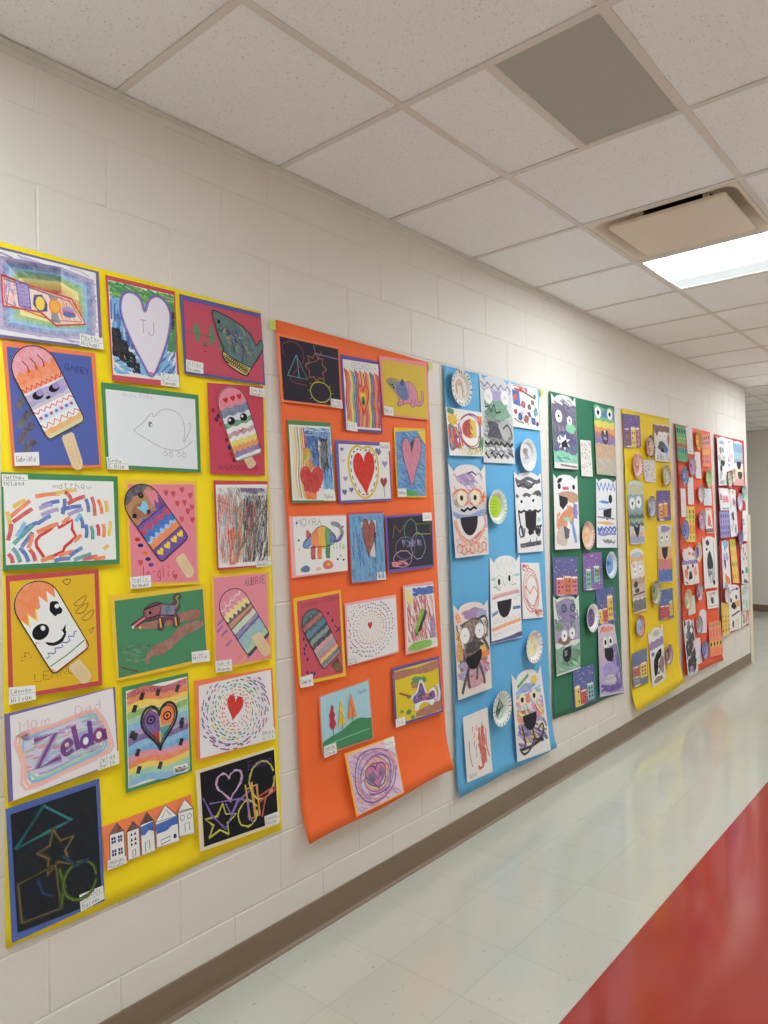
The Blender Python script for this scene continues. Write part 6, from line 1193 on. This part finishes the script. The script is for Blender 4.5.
# dark red banner
def d(k): k.blob(.5,.12,.35,.04,(150,160,200),.5); k.blob(.35,.28,.15,.08,'grey',.3); k.blob(.6,.28,.1,.07,'grey',.3); mess(8,['lpink','lgrey','mint'],.15,.4,.85,.52,.2)(k); mess(7,['charcoal','black'],.3,.52,.7,.68,.2,.1)(k); mess(6,['lilac','lgreen','lgrey'],.1,.75,.9,.95,.2)(k)
monster((6775,2158,7058,2177,7025,1735,6770,1724), 'tall white monster with black central face, dark red banner', GD, (228,224,228), [], outline=ears(.06), draw=d)
monster((7071,2169,7308,2167,7310,1883,7027,1855), 'white monster sheet with one pink upright stripe', GD, (230,226,228), [], dx=.004, outline=ears(.04), draw=lambda k: (k.line([(.5,.2),(.55,.6)],.016,'pink',.5), k.line([(.3,.14),(.7,.06)],.008,'grey',.3), mess(6,['lgrey','lilac','lpink'],.2,.5,.8,.9,.2)(k)))
plate((7253,1827,70), 'tan and white paper plate half behind a grey one', PD, (206,180,150), dab((190,150,110),(226,206,190)), dash=(176,130,90), nd=20)
plate((7077,1791,82), 'paper plate with yellow green center and dark maroon rim, red banner', PD, (170,170,130), dab((190,190,110),(120,90,100),(206,206,200)), dash=(90,50,66), nd=28, x=.026)
monster((7348,2167,7627,2167,7625,1745,7266,1741), 'blue haired monster with two black mouths and pink feet', GD, (222,214,210), [(.06,.28,(110,160,190),.4),(.26,.46,(140,180,190),.5),(.42,.50,(130,130,170),.5),(.62,.86,(232,206,170),.4),(.84,.99,(214,140,140),.5)], mouth=(.55,.47,.5,.17), outline=ears(.05), draw=lambda k: k.poly(smooth([(.42,.70),(.86,.70),(.84,.82),(.66,.86),(.46,.82)],True,2),(60,52,50),.1))
castle((6777,1704,7060,1704,7107,1508,6794,1505), 'white paper with pink house and green ground line', GD, (230,228,230), [(.30,.92,.30,.66,(226,150,160),0),(.08,.24,.24,.54,(130,150,120),0),(.2,.9,.88,.95,(90,180,120),0)], win='rose', n=3)
monster((7107,1705,7352,1705,7378,1264,7140,1260), 'long white monster with purple black streak, dark red banner', GD, (226,222,222), [], outline=ears(.05), draw=lambda k: (mess(10,['lgrey','lpink','lilac','lgreen'],.1,.05,.9,.35,.22)(k), mess(3,['brown','tan','charcoal'],.6,.26,.9,.32,.16)(k), mess(6,['plum','charcoal','black'],.3,.48,.5,.66,.2,.1)(k), mess(5,['grey','lgrey','lilac'],.2,.7,.9,.9,.2)(k)))
plate((7420,1585,84), 'pale violet paper plate with pink rim', PD, (190,176,206), dab((150,130,180),(214,206,222)), dash=(206,130,150), nd=22)
plate((7579,1668,84), 'green centered paper plate at the far edge of the dark red banner', PD, (90,150,120), dab((60,130,90),(150,190,170),(110,150,170)), dash=(150,176,150), nd=22)
strips((6776,1498,7078,1499,7064,1262,6780,1262), 'lilac castle with slate windows, dark red banner', GD, (150,140,196), [(.12,.24,None,(84,80,120)),(.34,.46,(170,150,206),(110,96,150)),(.56,.68,None,(90,86,130)),(.78,.88,(140,130,186),(90,90,130))])
monster((7569,1507,7725,1501,7694,1202,7538,1213), 'narrow white sheet with grey blue smudge near corner guard', GD, (226,224,222), [], name='smudge_painting', outline=dome(.06), draw=lambda k: (mess(3,['indigo','grey'],.2,.3,.4,.5,.2)(k), mess(5,['lgrey','lpink'],.2,.5,.8,.95,.2)(k)))
plate((7386,1249,76), 'dark violet paper plate, dark red banner', PD, (96,70,140), dab((76,50,120),(120,96,160),(150,110,150)), dash=(110,84,130), nd=22, rimc=(150,120,150), x=.024)
monster((6867,1238,7071,1232,7106,814,6854,813), 'white monster with sky blue tuft and black open mouth', GD, (226,224,226), [], outline=ears(.05), draw=lambda k: (mess(9,['sky',(80,140,200),'lblue'],.3,.06,.8,.14,.3)(k), mess(7,[(110,150,200),'lblue','lilac'],.15,.3,.9,.40,.2)(k), k.poly([(.2,.42),(.48,.41),(.46,.56),(.3,.62)],'charcoal',.1), mess(6,['orange',(226,130,70)],.3,.74,.8,.9,.24,.2)(k), mess(3,['lblue','teal'],.2,.93,.6,.97,.2)(k)))
strips((7119,1238,7305,1241,7384,820,7176,836), 'gold castle strip with green top and orange door', GD, (232,190,90), [(.06,.14,(176,180,60),(150,160,50)),(.26,.40,None,(220,150,80)),(.54,.60,(206,186,80),(110,110,70)),(.80,.92,None,(214,110,60))], n=3)
monster((7461,1173,7674,1182,7687,790,7444,806), 'white sheet with green splash and black flecks at banner edge', GD, (222,214,214), [], name='splash_painting', draw=lambda k: (mess(9,['grey','charcoal','lpink'],.1,.05,.9,.4,.16)(k), k.blob(.78,.66,.2,.10,(60,150,100),.3), k.blob(.2,.7,.15,.05,'charcoal',.1), k.poly([(.25,.97),(.4,.86),(.85,.93),(.95,.99)],(84,80,80),.2)))
plate((6927,747,76), 'lilac and cream paper plate behind the bear monster, dark red banner', PD, (214,200,190), dab((190,170,206),(226,206,180)), dash=(170,140,190), nd=20)
monster((7031,830,7403,806,7402,393,7028,405), 'bear monster with purple brow, gold cheeks and black snout', GD, (228,222,218), [], eyes=[(.20,.34,.09,.055,'charcoal','white',.9),(.66,.28,.10,.06,'charcoal','white',.9)], outline=dome(.10), draw=lambda k: (k.line(smooth([(.06,.3),(.2,.16),(.5,.11),(.9,.09)],False),.014,(140,100,180),.3), k.blob(.74,.10,.08,.03,'black',0), mess(5,[(226,180,110),'orange'],.6,.38,.9,.5,.2)(k), k.blob(.42,.47,.22,.08,(40,36,38),0), k.line([(.2,.68),(.5,.65),(.9,.60)],.016,'charcoal',.2), k.blob(.3,.86,.1,.08,(70,76,76),.1), k.blob(.66,.80,.10,.04,'gold',.4)))
strips((6763,699,6997,673,6989,396,6761,397), 'gold castle with rows of tiny black marks, bottom of dark red banner', GD, (228,190,90), [(.10,.16,None,(190,130,60)),(.40,.46,None,(130,130,70)),(.54,.60,(226,186,90),(150,90,60)),(.68,.73,None,(120,110,60)),(.80,.88,None,'charcoal')], n=3)
monster((7443,792,7680,787,7671,540,7439,553), 'pale sheet with soft green wash beside corner guard', GD, (214,216,204), [], name='wash_painting', draw=lambda k: mess(9,['mint',(150,190,150),'lgrey'],.2,.1,.9,.9,.3,.6)(k))
monster((7438,548,7649,537,7657,408,7423,396), 'small sheet with red curved stroke, bottom far corner', GD, (220,212,200), [], name='stroke_painting', draw=lambda k: (k.line(smooth([(.85,.1),(.8,.5),(.6,.85)],False),.028,(206,70,56),.3), mess(5,['lgreen','grey','tan'],.1,.1,.4,.8,.2)(k)))
